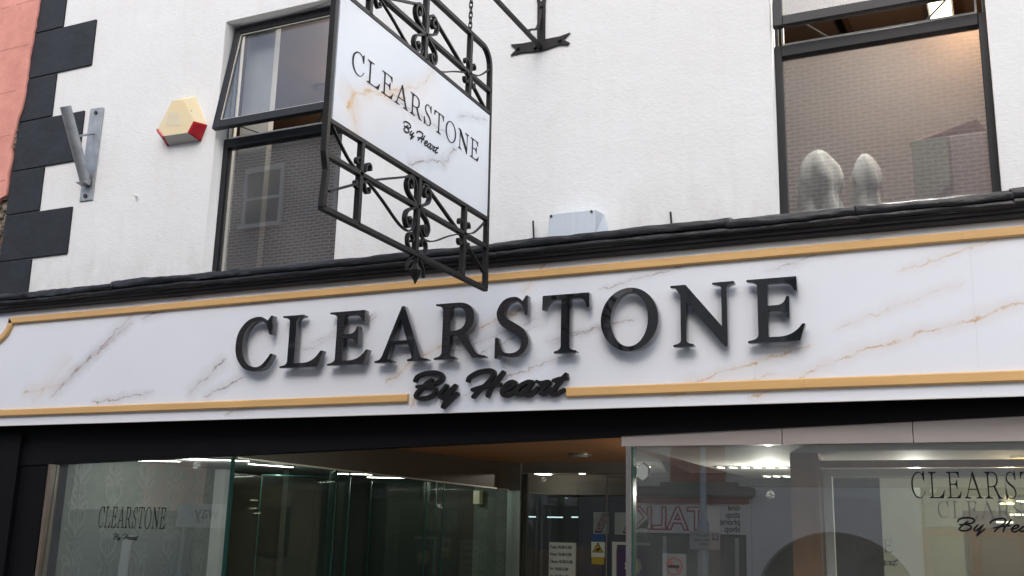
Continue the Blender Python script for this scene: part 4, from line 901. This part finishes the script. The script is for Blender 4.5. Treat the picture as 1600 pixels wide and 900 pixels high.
quad([(-5.865, -.1015, 4.70), (-5.70, -.1015, 4.682), (-5.738, -.1015, 4.80), (-5.838, -.1015, 4.815)], .003, (0, -1, 0)).build('embossed_label', 'creamdark2', al)
box('case_slot', (-5.66, -5.63, -.078, -.070, 4.80, 4.808), 'dark', al)
gb = empty('pole_bracket', (-6.74, 0, 4.2), 'galvanised steel pole bracket with an angled tube bolted to the wall', 'bracket')
pl = quad([(-6.816, -.012, 5.02), (-6.806, -.012, 5.032), (-6.672, -.012, 5.026), (-6.660, -.012, 5.012), (-6.662, -.012, 4.21), (-6.806, -.012, 4.21)], .012, (0, -1, 0)); pl.build('back_plate', 'galv', gb, bevel=.002)
tb = MB(); n = 24
pa, pb = Vector((-6.735, -.035, 4.36)), Vector((-6.735, -.33, 4.915)); d = (pb-pa).normalized()
tb.tube([pa, pb], .044, n, caps=False); tb.tube([pb, pa+(pb-pa)*.02], .038, n, caps=False); 
rg = []
tb.build('tube', 'galv', gb, smooth=True)
MB().tube([pa+(pb-pa)*.6+Vector((0, 0, 0)), (-6.735, -.012, 4.80)], .009, 8).build('brace_rod', 'galv', gb)
MB().tube([(-6.74, -.012, 4.985), (-6.74, -.022, 4.985)], .016, 10).tube([(-6.742, -.012, 4.25), (-6.742, -.022, 4.25)], .018, 10).each('bolt', 'dark', gb)
MB().add([(-6.78, -.03, 4.33), (-6.69, -.03, 4.33), (-6.69, -.10, 4.345), (-6.78, -.10, 4.345), (-6.78, -.012, 4.39), (-6.69, -.012, 4.39)], [(0, 1, 2, 3), (0, 4, 5, 1), (3, 2, 5, 4), (0, 3, 4), (1, 5, 2)]).build('weld_gusset', 'galv', gb)
jb = empty('junction_box', (-2.35, -.08, 3.43), 'pale blue grey plastic junction box standing on the cornice', 'junction box')
jm = MB(); fx0, fx1, z0, z1 = -2.520, -2.205, 3.43, 3.592
vs_ = [(fx0, -.15, z0), (fx1, -.15, z0), (fx1, -.15, z1), (fx0+.004, -.15, z1), (fx0-.03, 0, z0), (fx1+.055, 0, z0), (fx1+.005, 0, z1+.012), (fx0-.01, 0, z1+.012)]
jm.add(vs_, [(0, 1, 2, 3), (1, 5, 6, 2), (3, 2, 6, 7), (0, 3, 7, 4), (0, 4, 5, 1), (4, 7, 6, 5)]).build('body', 'bluebox', jb, bevel=.006)
quad([(fx0+.005, -.155, z0+.004), (fx1-.006, -.155, z0+.004), (fx1-.006, -.155, z1-.004), (fx0+.008, -.155, z1-.004)], .004, (0, -1, 0)).build('cover_plate', 'bluebox', jb, bevel=.002)
MB().tube([(fx0+.022, -.155, z1-.018), (fx0+.022, -.160, z1-.018)], .009, 10).tube([(fx1-.022, -.155, z1-.016), (fx1-.022, -.160, z1-.016)], .009, 10).each('screw', 'dark', jb)
for (x, z, h_, dx, lab) in ((-2.668, 3.40, .20, -.012, 'thin iron pin sticking up from the cornice left of the blue box'), (-1.748, 3.40, .16, -.012, 'thin iron pin sticking up from the cornice right of the blue box')):
    tag(MB().tube([(x, -.03, z), (x+dx, -.03, z+h_)], .0065, 8).build('iron_pin', 'iron'), lab, 'pin', 'iron pins on the cornice')
tag(MB().tube([(-6.193, 0, 4.196), (-6.172, -.035, 4.175)], .008, 8).build('wall_plug', 'whitewall'), 'tiny white cable stub poking from the wall below the alarm box', 'cable stub')

# ================================================================== PINK NEIGHBOUR
NB = empty('neighbour_building', (-10, .1, 0), 'salmon pink rendered building with a broken plaster edge at the far left', 'building')
edge = [(-7.60, 8.0), (-7.598, 6.203), (-7.606, 5.89), (-7.620, 5.583), (-7.615, 5.275), (-7.625, 5.16), (-7.66, 5.07), (-7.672, 4.983), (-7.69, 4.80), (-7.668, 4.68), (-7.688, 4.56), (-7.675, 4.46), (-7.660, 4.36), (-7.74, 4.34), (-7.775, 4.28), (-7.80, 4.22), (-7.77, 4.12), (-7.72, 4.02), (-7.70, 3.94), (-7.68, 3.7), (-7.67, 3.3), (-7.67, .2)]
ed2 = []
for a, b_ in zip(edge, edge[1:]):
    k = max(1, int(abs(a[1]-b_[1])/.05))
    for i in range(k): t = i/k; ed2.append((a[0]+(b_[0]-a[0])*t+random.uniform(-.007, .007), a[1]+(b_[1]-a[1])*t))
ed2.append(edge[-1])
link('wall', shape([[(-14, .2), (-14, 8.0)]+ed2], .045, facing(0, -.035, 0)), 'pinkrender', NB)
MB().box(-14, -7.67, .012, .3, 0, 8.0).build('stone_core', 'stone', NB)
rub = MB(); rr = random.Random(3)
for i in range(90):
    x, z = -7.665-rr.random()*.16, 3.2+rr.random()*2.1; s_ = rr.uniform(.012, .032)
    rub.box(x-s_, x+s_, -.004-rr.random()*.014, .02, z-s_*.7, z+s_*.7, jit=.007)
rub.build('exposed_rubble', 'stone', NB)
jt = MB()
for (xa, za, xb, zb) in ((-13, 6.19, -7.62, 6.208), (-13, 5.76, -7.63, 5.772), (-13, 5.33, -7.64, 5.341), (-13, 4.91, -7.71, 4.918), (-13, 4.49, -7.70, 4.50)):
    k = 60
    for i in range(k):
        if rr.random() < .85: t0, t1 = i/k, (i+1)/k; x0_, x1_ = xa+(xb-xa)*t0, xa+(xb-xa)*t1; z_ = za+(zb-za)*t0+rr.uniform(-.003, .003); jt.box(x0_, x1_, -.0362, -.0345, z_-.0025, z_+.0025)
jt.build('ashlar_joint', 'joint', NB)
box('lead_strip', (-14, -7.68, -.09, -.036, 3.3, 3.42), 'lead', NB); box('shopfront', (-14, -7.74, -.08, -.036, .12, 3.3), 'blackboard', NB)

# ================================================================== ACROSS THE STREET (seen in the glass)
YO = -12.0
def sash_window(p, x0, x1, z0, z1, y=YO):
    w_ = MB().box(x0-.08, x0, y, y+.05, z0, z1).box(x1, x1+.08, y, y+.05, z0, z1).box(x0-.08, x1+.08, y, y+.06, z1, z1+.12).box(x0-.12, x1+.12, y, y+.12, z0-.1, z0).box(x0, x1, y+.01, y+.04, (z0+z1)/2-.03, (z0+z1)/2+.03).build('window', 'whitewall', p)
    box('pane', (x0, x1, y+.003, y+.012, z0, z1), 'darkstone', w_); None
BB = empty('brick_building', (-6, YO, 0), 'tall dark red brick building reflected in the upper windows', 'building')
box('wall', (-19.5, 3.4, YO-8, YO, 6.55, 10.15), 'brick', BB)
box('string_course', (-19.6, 3.5, YO-.0+.002, YO+.10, 6.45, 6.6), 'creamrender', BB); box('parapet', (-19.7, 3.6, YO-8.1, YO+.15, 10.152, 10.35), 'creamrender', BB)
box('first_floor_wall', (-8.0, 3.4, YO-8, YO, 3.16, 6.45), 'creamrender', BB); box('first_floor_wall', (-19.5, -8.0, YO-8, YO, 4.2, 6.45), 'brick', BB)
for x in (-15.42, -12.9, -10.2, -7.4, 1.6): sash_window(BB, x, x+.95, 8.35, 9.6)
for x in (-14.0, -11.3, -7.3, -3.2, -.2): sash_window(BB, x, x+.95, 4.75, 5.95)
TK = empty('phone_shop', (-6, YO, 0), 'phone repair shop with a white sign and red cornice reflected in the right window', 'shop')
box('wall', (-8.2, -4.02, YO-.6, YO-.02, 0, 3.14), 'darkstone', TK)
MB().box(-8.2, -3.9, YO-.02, YO+.18, 3.0, 3.12).box(-8.2, -3.95, YO-.02, YO+.13, 2.96, 3.0).box(-5.55, -4.2, YO-.02, YO+.10, 3.121, 3.22).build('cornice', 'darkstone', TK)
box('red_band', (-8.2, -4.0, YO-.02, YO+.10, 2.87, 2.955), 'redpaint', TK)
fs_ = MB().box(-8.1, -4.06, YO-.02, YO+.04, 2.36, 2.87).build('sign_board', 'whitewall', TK)
link('lettering', join([textmesh(s, .145, opposite(-4.16, YO+.042, 2.755-i*.118), .003, narrow=.95, bold=.002) for i, s in enumerate(('one', 'stop', 'phone', 'shop'))]), 'ink', fs_)
link('lettering_outline', textmesh('TALKS', .53, opposite(-4.75, YO+.042, 2.43), .003, bold=.022, narrow=1.0), 'red', fs_); link('lettering_face', textmesh('TALKS', .53, opposite(-4.75, YO+.047, 2.43), .002, bold=-.004, narrow=1.0), 'whitewall', fs_)
box('red_brick_panel', (-5.38, -4.42, YO, YO+.03, 3.24, 4.4), 'redpaint', BB)
MB().box(-8.1, -4.1, YO-.02, YO+.02, .5, 2.3).build('shop_window', 'darkstone', TK)
for i in range(4): box('mullion', (-8.0+i*1.25, -7.94+i*1.25, YO+.02, YO+.06, .5, 2.3), 'grey', TK)
box('white_post', (-4.06, -3.98, YO+.0, YO+.06, 0, 2.95), 'whitewall', TK)
WA = empty('arched_building', (-2.7, YO, 0), 'white building with a wide dark arched opening reflected in the right window', 'building')
arc_ = [(-2.74+1.42*math.cos(R(a)), 1.15+1.36*math.sin(R(a))) for a in range(0, 181, 8)]
link('wall', shape([[(-3.975, .0), (-3.975, 3.15), (-1.5, 3.15), (-1.5, .0), (-1.52, 0), (-1.52, .9)]+[p for p in [(max(-3.95, min(-1.52, x)), z) for x, z in arc_]]+[(-3.95, 0)]], .3, opposite(0, YO+.02, 0)) if False else shape([[(3.975, 0), (3.975, 3.15), (1.3, 3.15), (1.3, 0), (1.36, 0), (1.36, 1.3)]+[(2.66+1.28*math.cos(R(a+0))*-1, 1.3+1.14*math.sin(R(a))) for a in range(8, 173, 8)]+[(3.94, 1.3), (3.94, 0)]], .3, opposite(0, YO+.02, 0)), 'whitewall', WA)
box('dark_recess', (-3.95, -1.34, YO-.6, YO-.5, 0, 2.6), 'dimrecess', WA)
RS = empty('red_framed_shop', (0, YO, 0), 'shop with red painted window frames reflected behind the window lettering', 'shop')
box('wall', (-1.3, 4.4, YO-.6, YO-.02, 0, 3.15), 'darkstone', RS); box('sign_board', (-1.25, 3.3, YO-.02, YO+.04, 2.55, 3.02), 'grey', RS)
m_ = MB().box(-1.3, 4.4, YO-.02, YO+.05, 2.42, 2.52)
for x in (-1.3, -.6, .1, .9, 1.8): m_.box(x, x+.10, YO-.02, YO+.05, 0, 2.42)
m_.build('red_frame', 'redpaint', RS)
PB = empty('peeling_building', (-17, YO, 0), 'old building with peeling pink and grey render reflected in the left window', 'building')
box('wall', (-17.5, -15.75, YO-.5, YO+.02, 2.6, 4.2), 'pinkold', PB); box('grey_wall', (-19.6, -17.5, YO-.5, YO+.03, 2.6, 4.2), 'greyold', PB)
box('end_wall', (-27, -19.6, YO-.5, YO, 0, 6), 'darkstone', PB); box('lower_wall', (-19.6, -8.2, YO-.5, YO-.0, 0, 2.6), 'darkstone', PB); box('upper_wall', (-15.75, -8.2, YO-.5, YO, 2.6, 4.2), 'darkstone', PB)
box('roller_shutter', (-17.55, -15.9, YO, YO+.04, 0, 2.0), 'shutter', PB); box('roller_shutter', (-19.3, -17.8, YO, YO+.04, 0, 2.0), 'shutter', PB); box('white_pier', (-17.8, -17.55, YO, YO+.08, 0, 2.05), 'whitewall', PB)
# street sign and lamp column on the far pavement
ss = empty('street_name_sign', (-14.9, -11.3, 0), 'grey name sign on a post across the street, reversed in the left window', 'sign')
box('plate', (-15.78, -14.05, -11.33, -11.30, 2.22, 2.70), 'grey', ss); link('lettering', textmesh('way', .40, opposite(-14.68, -11.297, 2.40), .003), 'ink', ss)
MB().tube([(-15.6, -11.38, .12), (-15.6, -11.38, 2.68)], .04, 10).tube([(-14.2, -11.38, .12), (-14.2, -11.38, 2.68)], .04, 10).each('post', 'galv', ss)
lc = empty('street_lamp', (-4.06, -9.3, 0), 'grey steel lamp column with a parking plate, reflected in the right window', 'street lamp')
MB().tube([(-4.06, -9.2, 0), (-4.06, -9.2, 2.35), (-4.06, -9.2, 2.4), (-4.06, -9.2, 6.2)], [.085, .085, .045, .035], 14).build('column', 'galv', lc, smooth=True)
MB().tube([(-4.06, -9.2, 6.2), (-4.06, -8.9, 6.6), (-4.06, -8.1, 6.75)], .03, 8).build('outreach_arm', 'galv', lc); MB().box(-4.18, -3.94, -8.2, -7.7, 6.7, 6.8).build('lantern', 'grey', lc, bevel=.03)
pk = box('parking_plate', (-4.23, -3.79, -9.10, -9.085, 1.97, 2.22), 'grey', lc)
link('plate_text', join([textmesh(s, .055, opposite(-3.93, -9.083, 2.15-i*.06), .001) for i, s in enumerate(('Mon - Sat', '9am - 6pm', '1 hour'))]), 'ink', pk)
link('blue_square', MB().box(-3.90, -3.81, -9.085, -9.082, 2.10, 2.19).mesh(), 'blue', pk); link('parking_letter', textmesh('P', .09, opposite(-3.83, -9.081, 2.115), .001), 'whitewall', pk)
